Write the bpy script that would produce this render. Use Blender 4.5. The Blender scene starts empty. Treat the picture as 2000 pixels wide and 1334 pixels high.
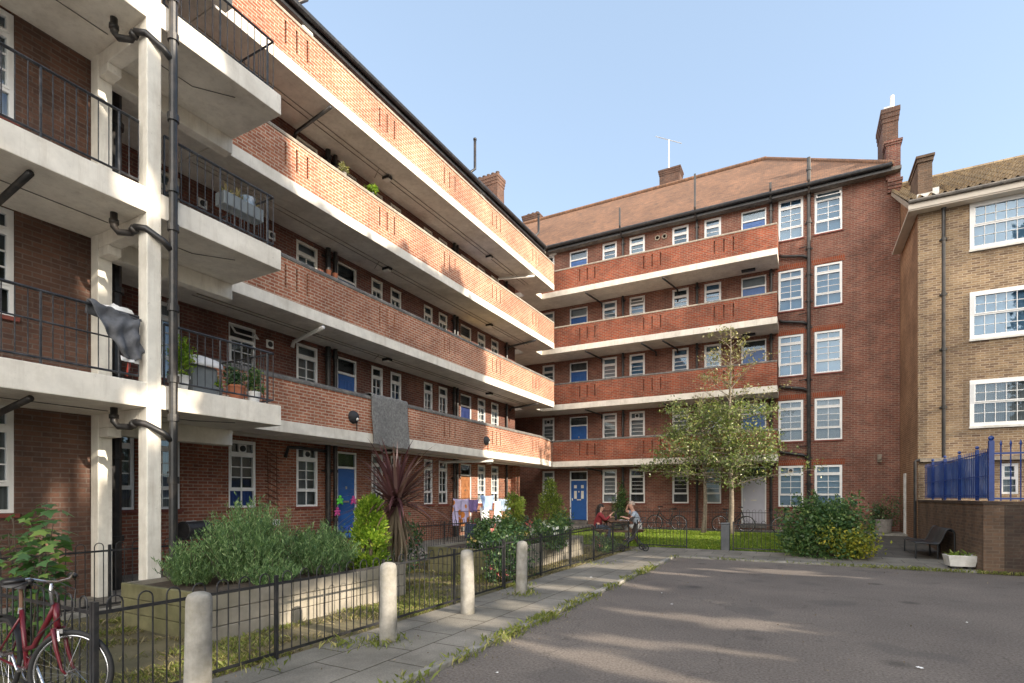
import bpy, math, random
import numpy as np
from mathutils import Vector, Matrix

RND = random.Random(11)
NR = np.random.default_rng(11)
SC = bpy.context.scene
COL = SC.collection
PI = math.pi

# ------------------------------------------------------------------ materials
MATS = {}

def nodes(name):
    m = bpy.data.materials.new(name)
    m.use_nodes = True
    nt = m.node_tree
    nt.nodes.clear()
    out = nt.nodes.new('ShaderNodeOutputMaterial')
    MATS[name] = m
    return m, nt, out

def N(nt, t, **kw):
    n = nt.nodes.new(t)
    for k, v in kw.items():
        if k.startswith('i_'):
            n.inputs[k[2:].replace('_', ' ')].default_value = v
        else:
            setattr(n, k, v)
    return n

def L(nt, a, b):
    nt.links.new(a, b)

def rgba(c):
    return (c[0], c[1], c[2], 1.0)

def ramp(nt, fac, p0, p1, c0=(0, 0, 0), c1=(1, 1, 1)):
    r = N(nt, 'ShaderNodeValToRGB')
    r.color_ramp.elements[0].position = p0
    r.color_ramp.elements[1].position = p1
    r.color_ramp.elements[0].color = rgba(c0)
    r.color_ramp.elements[1].color = rgba(c1)
    L(nt, fac, r.inputs[0])
    return r.outputs[0]

def mix(nt, fac, a, b, mode='MIX'):
    m = N(nt, 'ShaderNodeMix', data_type='RGBA', blend_type=mode)
    for sock, val in ((m.inputs[0], fac), (m.inputs[6], a), (m.inputs[7], b)):
        if isinstance(val, (int, float)):
            sock.default_value = val
        elif isinstance(val, tuple):
            sock.default_value = rgba(val)
        else:
            L(nt, val, sock)
    return m.outputs[2]

def noise(nt, vec, scale, detail=4, rough=.55):
    n = N(nt, 'ShaderNodeTexNoise')
    n.inputs['Scale'].default_value = scale
    n.inputs['Detail'].default_value = detail
    n.inputs['Roughness'].default_value = rough
    if vec is not None:
        L(nt, vec, n.inputs['Vector'])
    return n.outputs['Fac']

def bump(nt, h, strength=.4, dist=.01):
    b = N(nt, 'ShaderNodeBump')
    b.inputs['Strength'].default_value = strength
    b.inputs['Distance'].default_value = dist
    L(nt, h, b.inputs['Height'])
    return b.outputs[0]

def plain(name, col, rough=.5, metal=0., var=.25, vscale=6., bmp=.0, bscale=60., spec=.5, dirt=None, streak=None):
    """painted / plain surface with blotchy variation so nothing is flat"""
    m, nt, out = nodes(name)
    p = N(nt, 'ShaderNodeBsdfPrincipled')
    tc = N(nt, 'ShaderNodeTexCoord')
    v = tc.outputs['Object']
    f = noise(nt, v, vscale, 5, .6)
    f = ramp(nt, f, .3, .72)
    dark = tuple(c * (1 - var) for c in col)
    light = tuple(min(1, c * (1 + var * .5)) for c in col)
    c = mix(nt, f, dark, light)
    if dirt:
        f2 = ramp(nt, noise(nt, v, vscale * .35, 6, .7), .48, .75)
        c = mix(nt, f2, c, dirt)
    if streak:
        mp = N(nt, 'ShaderNodeMapping'); mp.inputs['Scale'].default_value = (5.5, 5.5, .55); L(nt, v, mp.inputs[0])
        f3 = ramp(nt, noise(nt, mp.outputs[0], 1.6, 7, .72), .50, .80, (0, 0, 0), (.45, .45, .45))
        c = mix(nt, f3, c, streak)
        f4 = ramp(nt, noise(nt, v, 13., 4, .8), .66, .74, (0, 0, 0), (.6, .6, .6))
        c = mix(nt, f4, c, tuple(k * .6 for k in streak))
    L(nt, c, p.inputs['Base Color'])
    p.inputs['Roughness'].default_value = rough
    p.inputs['Metallic'].default_value = metal
    p.inputs['Specular IOR Level'].default_value = spec
    if bmp:
        L(nt, bump(nt, noise(nt, v, bscale, 4, .6), bmp, .004), p.inputs['Normal'])
    L(nt, p.outputs[0], out.inputs[0])
    return m

def brick(name, c1, c2, mortar, stain, w=.225, h=.075, msize=.010, stain_amt=.55, spot=None, bstr=.9, c3=None, bloom=.28):
    m, nt, out = nodes(name)
    p = N(nt, 'ShaderNodeBsdfPrincipled')
    uv = N(nt, 'ShaderNodeUVMap')
    u = uv.outputs[0]
    # small wobble so courses are not ruler straight
    wob = N(nt, 'ShaderNodeTexNoise'); wob.inputs['Scale'].default_value = 2.2
    L(nt, u, wob.inputs['Vector'])
    ad = N(nt, 'ShaderNodeVectorMath', operation='MULTIPLY_ADD')
    L(nt, wob.outputs['Color'], ad.inputs[0]); ad.inputs[1].default_value = (.012, .012, 0); L(nt, u, ad.inputs[2])
    def bt(a, b, mort):
        t = N(nt, 'ShaderNodeTexBrick')
        t.offset = .5
        t.inputs['Scale'].default_value = 1.
        t.inputs['Brick Width'].default_value = w
        t.inputs['Row Height'].default_value = h
        t.inputs['Mortar Size'].default_value = msize
        t.inputs['Mortar Smooth'].default_value = .25
        t.inputs['Bias'].default_value = 0.
        t.inputs['Color1'].default_value = rgba(a)
        t.inputs['Color2'].default_value = rgba(b)
        t.inputs['Mortar'].default_value = rgba(mort)
        L(nt, ad.outputs[0], t.inputs['Vector'])
        return t
    t = bt(c1, c2, mortar)
    c = t.outputs['Color']
    # big blotches
    f = ramp(nt, noise(nt, u, .55, 6, .65), .36, .68)
    mul = mix(nt, f, (.58, .54, .53), (1.14, 1.09, 1.05))
    c = mix(nt, 1., c, mul, 'MULTIPLY')
    # fine soot streaks (stretched downward)
    mp = N(nt, 'ShaderNodeMapping'); mp.inputs['Scale'].default_value = (1.6, .28, 1.)
    L(nt, u, mp.inputs[0])
    f = ramp(nt, noise(nt, mp.outputs[0], 1.2, 7, .72), .47, .78)
    fm = N(nt, 'ShaderNodeMath', operation='MULTIPLY'); fm.inputs[1].default_value = stain_amt
    L(nt, f, fm.inputs[0])
    c = mix(nt, fm.outputs[0], c, stain)
    f = ramp(nt, noise(nt, u, 1.3, 8, .75), .60, .80, (0, 0, 0), (bloom, bloom, bloom))
    c = mix(nt, f, c, (.55, .47, .40))
    f = ramp(nt, noise(nt, u, 2.7, 3, .5), .56, .64, (0, 0, 0), (.28, .28, .28))
    c = mix(nt, f, c, tuple(k * .55 for k in c1))
    # individual brick flecks
    f = ramp(nt, noise(nt, u, 9., 3, .6), .55, .75)
    c = mix(nt, f, c, mix(nt, .35, c, spot or mortar))
    if c3:
        t3 = bt((0, 0, 0), (1, 1, 1), (0, 0, 0))
        t3.inputs['Bias'].default_value = -.42
        c = mix(nt, t3.outputs['Color'], c, c3)
    L(nt, c, p.inputs['Base Color'])
    p.inputs['Roughness'].default_value = .88
    p.inputs['Specular IOR Level'].default_value = .2
    hm = N(nt, 'ShaderNodeMath', operation='MULTIPLY_ADD')
    L(nt, t.outputs['Fac'], hm.inputs[0]); hm.inputs[1].default_value = -1.
    L(nt, noise(nt, u, 30., 3), hm.inputs[2])
    L(nt, bump(nt, hm.outputs[0], bstr, .008), p.inputs['Normal'])
    L(nt, p.outputs[0], out.inputs[0])
    return m

def leafmat(name, ca, cb, cc=None, transl=.3, rough=.5):
    """per-leaf tint comes from the u of the uv map (random per leaf)"""
    m, nt, out = nodes(name)
    p = N(nt, 'ShaderNodeBsdfPrincipled')
    uv = N(nt, 'ShaderNodeUVMap')
    sx = N(nt, 'ShaderNodeSeparateXYZ'); L(nt, uv.outputs[0], sx.inputs[0])
    r = N(nt, 'ShaderNodeValToRGB')
    r.color_ramp.elements[0].color = rgba(ca)
    r.color_ramp.elements[1].color = rgba(cb)
    r.color_ramp.elements[1].position = .75 if cc else 1.
    if cc:
        e = r.color_ramp.elements.new(.97); e.color = rgba(cc)
    L(nt, sx.outputs[0], r.inputs[0])
    L(nt, r.outputs[0], p.inputs['Base Color'])
    p.inputs['Roughness'].default_value = rough
    p.inputs['Specular IOR Level'].default_value = .4
    tr = N(nt, 'ShaderNodeBsdfTranslucent')
    L(nt, mix(nt, 1., r.outputs[0], (1.5, 1.6, .8), 'MULTIPLY'), tr.inputs[0])
    ms = N(nt, 'ShaderNodeMixShader'); ms.inputs[0].default_value = transl
    L(nt, p.outputs[0], ms.inputs[1]); L(nt, tr.outputs[0], ms.inputs[2])
    L(nt, ms.outputs[0], out.inputs[0])
    return m

def glassmat(name, tint, refl=.55):
    m, nt, out = nodes(name)
    tr = N(nt, 'ShaderNodeBsdfTransparent'); tr.inputs[0].default_value = rgba(tint)
    gl = N(nt, 'ShaderNodeBsdfGlossy'); gl.inputs['Roughness'].default_value = .02
    gl.inputs[0].default_value = (.60, .78, .98, 1)
    tc = N(nt, 'ShaderNodeTexCoord')
    nz = noise(nt, tc.outputs['Object'], 1.3, 1)
    b = bump(nt, nz, .03, .05)
    L(nt, b, gl.inputs['Normal'])
    fr = N(nt, 'ShaderNodeFresnel'); fr.inputs[0].default_value = 1.5
    ma = N(nt, 'ShaderNodeMath', operation='MULTIPLY_ADD'); ma.use_clamp = True
    L(nt, fr.outputs[0], ma.inputs[0]); ma.inputs[1].default_value = 1.1; ma.inputs[2].default_value = refl
    ms = N(nt, 'ShaderNodeMixShader')
    L(nt, ma.outputs[0], ms.inputs[0]); L(nt, tr.outputs[0], ms.inputs[1]); L(nt, gl.outputs[0], ms.inputs[2])
    L(nt, ms.outputs[0], out.inputs[0])
    return m

def curtainmat(name, col, fold=40.):
    m, nt, out = nodes(name)
    p = N(nt, 'ShaderNodeBsdfPrincipled')
    uv = N(nt, 'ShaderNodeUVMap')
    w = N(nt, 'ShaderNodeTexWave'); w.inputs['Scale'].default_value = fold / 6.28
    w.inputs['Distortion'].default_value = 1.2
    L(nt, uv.outputs[0], w.inputs[0])
    c = mix(nt, w.outputs['Fac'], tuple(k * .7 for k in col), col)
    L(nt, c, p.inputs['Base Color']); p.inputs['Roughness'].default_value = .9
    L(nt, p.outputs[0], out.inputs[0])
    return m

# brickwork
brick('brick_red', (.36, .135, .08), (.22, .08, .055), (.40, .32, .25), (.09, .06, .05), stain_amt=.5)
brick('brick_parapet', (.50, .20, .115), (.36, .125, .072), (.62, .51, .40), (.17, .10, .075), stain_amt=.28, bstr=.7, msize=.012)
brick('brick_shade', (.235, .092, .066), (.145, .064, .056), (.26, .205, .17), (.055, .040, .037), stain_amt=.6, bstr=1.)  # darker copy of the red brick, gallery shade put into its colour
brick('brick_rough', (.42, .105, .052), (.25, .07, .045), (.36, .28, .21), (.10, .058, .048), stain_amt=.5, bstr=1.2)
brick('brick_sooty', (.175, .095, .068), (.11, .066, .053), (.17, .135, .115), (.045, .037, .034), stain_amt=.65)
brick('brick_black', (.11, .078, .06), (.07, .055, .048), (.10, .085, .072), (.03, .027, .025), stain_amt=.7)
brick('brick_wing', (.30, .122, .086), (.185, .083, .066), (.34, .265, .215), (.085, .056, .048), stain_amt=.55, bstr=1.)
brick('brick_soldier', (.36, .085, .035), (.27, .065, .033), (.30, .20, .15), (.12, .05, .04), w=.075, h=.225, stain_amt=.25)
brick('brick_yellow', (.40, .29, .175), (.29, .205, .13), (.47, .40, .30), (.17, .13, .10), stain_amt=.42, msize=.012, c3=(.115, .068, .052), spot=(.55, .45, .30), bloom=.4)
brick('brick_side', (.36, .20, .115), (.25, .135, .08), (.40, .30, .21), (.14, .09, .065), stain_amt=.35, spot=(.40, .24, .13), msize=.013)
brick('brick_boundary', (.21, .14, .095), (.13, .095, .072), (.20, .16, .125), (.045, .04, .036), stain_amt=.75)
# concrete and paint
plain('slab_paint', (.80, .755, .67), .75, var=.16, vscale=3., bmp=.3, bscale=25, dirt=(.58, .53, .45), streak=(.38, .32, .24))
plain('soffit_paint', (.64, .585, .51), .8, var=.14, vscale=1.6, bmp=.2, bscale=14, dirt=(.48, .43, .38))
plain('post_paint', (.80, .765, .68), .7, var=.14, vscale=4., bmp=.3, bscale=22, dirt=(.58, .54, .46), streak=(.38, .30, .23))
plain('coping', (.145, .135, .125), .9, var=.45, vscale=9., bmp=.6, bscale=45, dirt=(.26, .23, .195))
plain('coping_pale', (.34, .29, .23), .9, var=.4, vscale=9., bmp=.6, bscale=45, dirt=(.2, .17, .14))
plain('iron_black', (.022, .023, .026), .42, var=.5, vscale=14., bmp=.3, bscale=50, dirt=(.06, .055, .052))
plain('iron_worn', (.022, .023, .027), .45, var=.5, vscale=22., bmp=.3, bscale=60, dirt=(.085, .087, .095))
plain('pipe_black', (.02, .02, .021), .4, var=.5, vscale=9., bmp=.3, bscale=30, dirt=(.075, .06, .05))
plain('upvc', (.80, .80, .79), .35, var=.07, vscale=7.)
plain('frame_cream', (.74, .70, .63), .45, var=.1, vscale=7.)
plain('door_blue', (.022, .105, .34), .35, var=.2, vscale=3.)
plain('door_navy', (.02, .035, .12), .35, var=.2, vscale=3.)
plain('door_wood', (.30, .13, .055), .5, var=.3, vscale=6.)
plain('door_yellow', (.55, .36, .05), .5, var=.2, vscale=6.)
plain('door_grey', (.47, .47, .54), .45, var=.1, vscale=3.)
plain('door_dark', (.05, .045, .045), .4, var=.2, vscale=3.)
plain('brass', (.62, .58, .5), .3, metal=.9, var=.2)
plain('sill_red', (.20, .05, .035), .7, var=.35, vscale=8., bmp=.3)
plain('lead', (.10, .105, .115), .5, var=.35, vscale=4.)
plain('lamp_glass', (.75, .73, .66), .3, var=.1)
plain('concrete', (.315, .30, .27), .9, var=.35, vscale=9., bmp=.9, bscale=60, dirt=(.19, .175, .125), streak=(.17, .15, .11))
plain('concrete_bed', (.31, .28, .23), .9, var=.3, vscale=3.2, bmp=.6, bscale=40, dirt=(.22, .20, .14), streak=(.17, .15, .105))
plain('concrete_moss', (.20, .185, .095), .95, var=.4, vscale=3., bmp=.5, bscale=40, dirt=(.12, .12, .05))
plain('soil', (.075, .055, .04), 1., var=.5, vscale=14., bmp=1., bscale=60)
plain('bark', (.24, .20, .155), .95, var=.45, vscale=16., bmp=1., bscale=60, dirt=(.11, .10, .075))
plain('bark_dark', (.09, .07, .05), .95, var=.45, vscale=18., bmp=1., bscale=60)
plain('terracotta', (.40, .14, .07), .85, var=.25, vscale=8.)
plain('pot_stone', (.24, .22, .20), .9, var=.3, vscale=10., bmp=.4)
plain('white_plastic', (.78, .78, .77), .4, var=.1)
plain('white_stone', (.70, .69, .66), .6, var=.15, vscale=7., dirt=(.42, .39, .33))
plain('pole_white', (.66, .64, .6), .4, var=.15)
plain('railing_blue', (.012, .045, .22), .35, var=.25, vscale=8.)
plain('sheet_blue', (.085, .18, .45), .45, var=.4, vscale=2.5, dirt=(.45, .52, .72))  # pale blotches paint in highlights and perforations of the sheeting
plain('bench_metal', (.022, .024, .027), .45, var=.4, vscale=12.)
plain('rug_grey', (.235, .23, .22), 1., var=.5, vscale=17., bmp=1., bscale=90, dirt=(.15, .147, .142))
plain('jacket_grey', (.12, .125, .14), .8, var=.3, vscale=14., bmp=.4, bscale=30)
plain('cloth_white', (.72, .72, .73), .85, var=.15, vscale=14., bmp=.4, bscale=30)
plain('cloth_purple', (.22, .15, .33), .9, var=.25, vscale=16.)
plain('cloth_lilac', (.55, .48, .68), .9, var=.2, vscale=9.)
nt = MATS['cloth_lilac'].node_tree; pb = [k for k in nt.nodes if k.type == 'BSDF_PRINCIPLED'][0]; tc_ = [k for k in nt.nodes if k.type == 'TEX_COORD'][0]
vo = N(nt, 'ShaderNodeTexVoronoi'); vo.inputs['Scale'].default_value = 2.6; L(nt, tc_.outputs['Object'], vo.inputs[0])
old = pb.inputs['Base Color'].links[0].from_socket
L(nt, mix(nt, ramp(nt, vo.outputs['Distance'], .30, .34, (1, 1, 1), (0, 0, 0)), old, (.58, .20, .04)), pb.inputs['Base Color'])
plain('cloth_blue', (.30, .42, .68), .9, var=.3, vscale=10.)
plain('cloth_steel', (.22, .30, .40), .9, var=.4, vscale=18., dirt=(.6, .62, .66))
plain('cloth_red', (.26, .028, .035), .85, var=.35, vscale=14., bmp=.4, bscale=30)
plain('cloth_greyblue', (.36, .41, .48), .9, var=.15, vscale=9., bmp=.3, bscale=25)
plain('denim', (.05, .065, .10), .9, var=.3, vscale=14.)
plain('trousers_pale', (.48, .47, .44), .9, var=.2, vscale=14.)
plain('skin', (.58, .33, .24), .55, var=.1, vscale=9.)
plain('hair_dark', (.025, .018, .014), .6, var=.4, vscale=40.)
plain('hair_grey', (.42, .33, .27), .7, var=.3, vscale=40.)
plain('lime', (.12, .62, .07), .6, var=.2)
plain('pink', (.62, .08, .30), .6, var=.2)
plain('red_paint', (.50, .06, .035), .5, var=.2)
plain('tub_blue', (.02, .12, .50), .4, var=.15)
plain('sky_cloth', (.25, .50, .62), .8, var=.2)
plain('rubber', (.018, .018, .019), .7, var=.3, vscale=30.)
plain('chrome', (.62, .62, .64), .25, metal=1., var=.2)
plain('bike_red', (.12, .010, .018), .28, var=.2, vscale=6.)
plain('bike_black', (.016, .015, .017), .4, var=.3)
plain('wood_brown', (.16, .085, .05), .75, var=.4, vscale=9.)
plain('trellis_brown', (.13, .055, .035), .85, var=.4, vscale=20.)
plain('plastic_grey', (.16, .18, .19), .6, var=.2)
plain('pram_dark', (.03, .031, .035), .7, var=.3)
plain('paper_white', (.8, .8, .8), .8, var=.05)
plain('aerial', (.66, .66, .66), .4, metal=.6, var=.1)
plain('pot_chimney', (.10, .075, .065), .9, var=.4, vscale=8.)
plain('lawn_base', (.10, .15, .035), 1., var=.45, vscale=1.6, bmp=.8, bscale=50, dirt=(.16, .15, .06))
plain('garden_earth', (.135, .118, .062), 1., var=.45, vscale=1.3, bmp=.9, bscale=45, dirt=(.23, .18, .105))
# curtains / painted sky backings / glass
curtainmat('net_white', (.45, .46, .46))
curtainmat('net_grey', (.29, .30, .30))
curtainmat('blind_beige', (.42, .36, .27), 0.)
curtainmat('room_dark', (.06, .058, .055), 6.)
curtainmat('sky_reflect', (.24, .36, .47), 0.)  # blue sky reflection painted on the plane behind the pane
curtainmat('poster_blue', (.05, .09, .36), 20.)
glassmat('glass', (.86, .9, .92), .03)
glassmat('glass_sky', (.66, .8, .9), .05)
curtainmat('sky_reflect_pale', (.38, .52, .64), 0.)  # paler painted sky reflection for the house windows
# foliage
leafmat('leaf_rosemary', (.055, .115, .045), (.15, .25, .09), (.32, .42, .20), .25, .6)
leafmat('leaf_golden', (.075, .155, .014), (.20, .31, .028), (.38, .45, .06), .35, .6)
leafmat('leaf_conifer', (.07, .10, .02), (.16, .22, .035), (.30, .33, .06), .3, .6)
leafmat('leaf_shrub', (.035, .085, .033), (.10, .18, .06), (.25, .33, .12), .3, .35)
leafmat('leaf_yellow', (.14, .19, .03), (.30, .30, .04), (.50, .42, .05), .3, .5)
leafmat('leaf_tree', (.065, .10, .03), (.17, .22, .07), (.42, .43, .20), .3, .3)
leafmat('leaf_tree_dry', (.12, .13, .05), (.26, .25, .11), (.42, .37, .21), .35, .5)
leafmat('leaf_maple', (.05, .11, .045), (.10, .20, .075), (.22, .32, .08), .35, .45)
leafmat('leaf_rose', (.025, .06, .03), (.06, .12, .045), (.16, .23, .08), .25, .4)
leafmat('leaf_cordyline', (.075, .033, .040), (.16, .075, .08), (.32, .22, .20), .2, .35)
leafmat('leaf_dead', (.10, .075, .05), (.22, .17, .12), (.34, .28, .2), .2, .7)
leafmat('leaf_far', (.035, .06, .02), (.07, .11, .035), None, .15, .6)
leafmat('petal_white', (.7, .7, .66), (.8, .8, .78), None, .3, .6)
leafmat('petal_pink', (.62, .18, .22), (.75, .32, .30), (.7, .1, .1), .3, .6)
leafmat('petal_orange', (.55, .35, .1), (.65, .5, .2), None, .3, .6)
leafmat('blade_green', (.075, .13, .02), (.19, .27, .045), (.35, .36, .12), .35, .5)
leafmat('blade_weed', (.11, .14, .03), (.24, .27, .07), (.42, .38, .17), .4, .6)
leafmat('blade_lawn', (.095, .17, .02), (.22, .31, .04), (.42, .46, .10), .45, .5)
leafmat('blade_dry', (.13, .125, .05), (.28, .23, .12), (.40, .33, .2), .3, .7)

# asphalt
m, nt, out = nodes('asphalt')
p = N(nt, 'ShaderNodeBsdfPrincipled'); tc = N(nt, 'ShaderNodeTexCoord'); v = tc.outputs['Object']
f = ramp(nt, noise(nt, v, 38., 4, .8), .36, .66)
c = mix(nt, f, (.108, .097, .087), (.285, .262, .238))
f = ramp(nt, noise(nt, v, .45, 5, .6), .35, .7)
c = mix(nt, 1., c, mix(nt, f, (.80, .76, .75), (1.14, 1.08, 1.04)), 'MULTIPLY')
f = ramp(nt, noise(nt, v, 5., 6, .7), .55, .8)
c = mix(nt, f, c, (.17, .15, .13))
f = ramp(nt, noise(nt, v, 1.1, 8, .8), .58, .72, (0, 0, 0), (.6, .6, .6))
c = mix(nt, f, c, (.085, .078, .072))
f = ramp(nt, noise(nt, v, .8, 2, .4), .62, .66, (0, 0, 0), (.35, .35, .35))
c = mix(nt, f, c, (.10, .094, .09))
vs_ = N(nt, 'ShaderNodeTexVoronoi'); vs_.inputs['Scale'].default_value = .9; L(nt, v, vs_.inputs[0])
f = ramp(nt, vs_.outputs['Distance'], .05, .16, (.55, .55, .55), (0, 0, 0))
c = mix(nt, f, c, (.05, .046, .043))
vc = N(nt, 'ShaderNodeTexVoronoi', feature='DISTANCE_TO_EDGE'); vc.inputs['Scale'].default_value = .34
wv = N(nt, 'ShaderNodeTexNoise'); wv.inputs['Scale'].default_value = 1.6; wv.inputs['Detail'].default_value = 6; L(nt, v, wv.inputs['Vector'])
wa = N(nt, 'ShaderNodeVectorMath', operation='MULTIPLY_ADD'); L(nt, wv.outputs['Color'], wa.inputs[0]); wa.inputs[1].default_value = (1.1, 1.1, 0); L(nt, v, wa.inputs[2]); L(nt, wa.outputs[0], vc.inputs['Vector'])
f = ramp(nt, vc.outputs['Distance'], .0008, .004, (.4, .4, .4), (0, 0, 0))
c = mix(nt, f, c, (.045, .042, .038))
vo = N(nt, 'ShaderNodeTexVoronoi'); vo.inputs['Scale'].default_value = 26.; L(nt, v, vo.inputs[0])
f = ramp(nt, vo.outputs['Distance'], .03, .075, (1, 1, 1), (0, 0, 0))
f2 = ramp(nt, noise(nt, v, 11., 2), .58, .66)
ff = N(nt, 'ShaderNodeMath', operation='MULTIPLY'); L(nt, f, ff.inputs[0]); L(nt, f2, ff.inputs[1])
c = mix(nt, ff.outputs[0], c, (.42, .38, .33))
L(nt, c, p.inputs['Base Color']); p.inputs['Roughness'].default_value = .9; p.inputs['Specular IOR Level'].default_value = .25
L(nt, bump(nt, noise(nt, v, 120., 3, .7), .8, .006), p.inputs['Normal']); L(nt, p.outputs[0], out.inputs[0])

# paving slabs
def paving(name, w, h, ca, cb, joint, sq=1.):
    m, nt, out = nodes(name)
    p = N(nt, 'ShaderNodeBsdfPrincipled'); uv = N(nt, 'ShaderNodeUVMap'); u = uv.outputs[0]
    wb = N(nt, 'ShaderNodeTexNoise'); wb.inputs['Scale'].default_value = 1.7; L(nt, u, wb.inputs['Vector'])
    ad = N(nt, 'ShaderNodeVectorMath', operation='MULTIPLY_ADD')
    L(nt, wb.outputs['Color'], ad.inputs[0]); ad.inputs[1].default_value = (.03, .03, 0); L(nt, u, ad.inputs[2])
    t = N(nt, 'ShaderNodeTexBrick'); t.offset = .5
    for k, val in (('Scale', 1.), ('Brick Width', w), ('Row Height', h), ('Mortar Size', .009), ('Mortar Smooth', .3), ('Bias', 0.)):
        t.inputs[k].default_value = val
    t.inputs['Color1'].default_value = rgba(ca); t.inputs['Color2'].default_value = rgba(cb); t.inputs['Mortar'].default_value = rgba(joint)
    L(nt, ad.outputs[0], t.inputs[0])
    c = t.outputs['Color']
    f = ramp(nt, noise(nt, u, 1.1, 7, .7), .34, .7)
    c = mix(nt, 1., c, mix(nt, f, (.62, .61, .58), (1.16, 1.13, 1.08)), 'MULTIPLY')
    f = ramp(nt, noise(nt, u, 60., 3, .7), .35, .68)
    c = mix(nt, 1., c, mix(nt, f, (.78, .78, .78), (1.15, 1.14, 1.12)), 'MULTIPLY')
    f = ramp(nt, noise(nt, u, 4.5, 6, .75), .6, .82)
    c = mix(nt, f, c, (.10, .09, .065))
    L(nt, c, p.inputs['Base Color']); p.inputs['Roughness'].default_value = .9; p.inputs['Specular IOR Level'].default_value = .25
    hm = N(nt, 'ShaderNodeMath', operation='MULTIPLY_ADD'); L(nt, t.outputs['Fac'], hm.inputs[0]); hm.inputs[1].default_value = -1.3
    L(nt, noise(nt, u, 50., 3), hm.inputs[2])
    L(nt, bump(nt, hm.outputs[0], .7, .008), p.inputs['Normal']); L(nt, p.outputs[0], out.inputs[0])
paving('paving', .75, .60, (.29, .275, .25), (.25, .24, .215), (.085, .075, .058))
paving('paving_dark', .9, .60, (.12, .115, .105), (.105, .10, .095), (.05, .048, .04))
paving('paving_pale', .60, .60, (.32, .30, .27), (.27, .255, .23), (.12, .11, .09))

# clay roof tiles
def rooftile(name, ca, cb, dark, w=.17, h=.11):
    m, nt, out = nodes(name)
    p = N(nt, 'ShaderNodeBsdfPrincipled'); uv = N(nt, 'ShaderNodeUVMap'); u = uv.outputs[0]
    t = N(nt, 'ShaderNodeTexBrick'); t.offset = .5
    for k, val in (('Scale', 1.), ('Brick Width', w), ('Row Height', h), ('Mortar Size', .008), ('Mortar Smooth', .4), ('Bias', 0.)):
        t.inputs[k].default_value = val
    t.inputs['Color1'].default_value = rgba(ca); t.inputs['Color2'].default_value = rgba(cb); t.inputs['Mortar'].default_value = rgba(dark)
    L(nt, u, t.inputs[0])
    c = t.outputs['Color']
    f = ramp(nt, noise(nt, u, .5, 7, .7), .35, .7)
    c = mix(nt, 1., c, mix(nt, f, (.72, .70, .68), (1.15, 1.1, 1.05)), 'MULTIPLY')
    f = ramp(nt, noise(nt, u, 2.2, 8, .8), .50, .74)
    c = mix(nt, f, c, tuple(k * .8 for k in dark))
    f = ramp(nt, noise(nt, u, 6., 5, .8), .62, .72, (0, 0, 0), (.5, .5, .5))
    c = mix(nt, f, c, (.24, .19, .13))
    L(nt, c, p.inputs['Base Color']); p.inputs['Roughness'].default_value = .85
    hm = N(nt, 'ShaderNodeMath', operation='MULTIPLY_ADD'); L(nt, t.outputs['Fac'], hm.inputs[0]); hm.inputs[1].default_value = -1.
    L(nt, noise(nt, u, 14., 3), hm.inputs[2])
    L(nt, bump(nt, hm.outputs[0], .8, .015), p.inputs['Normal']); L(nt, p.outputs[0], out.inputs[0])
rooftile('tile_red', (.26, .138, .080), (.17, .095, .060), (.085, .062, .048))
rooftile('tile_yellow', (.36, .28, .17), (.25, .19, .12), (.10, .08, .06), .3, .33)

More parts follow.
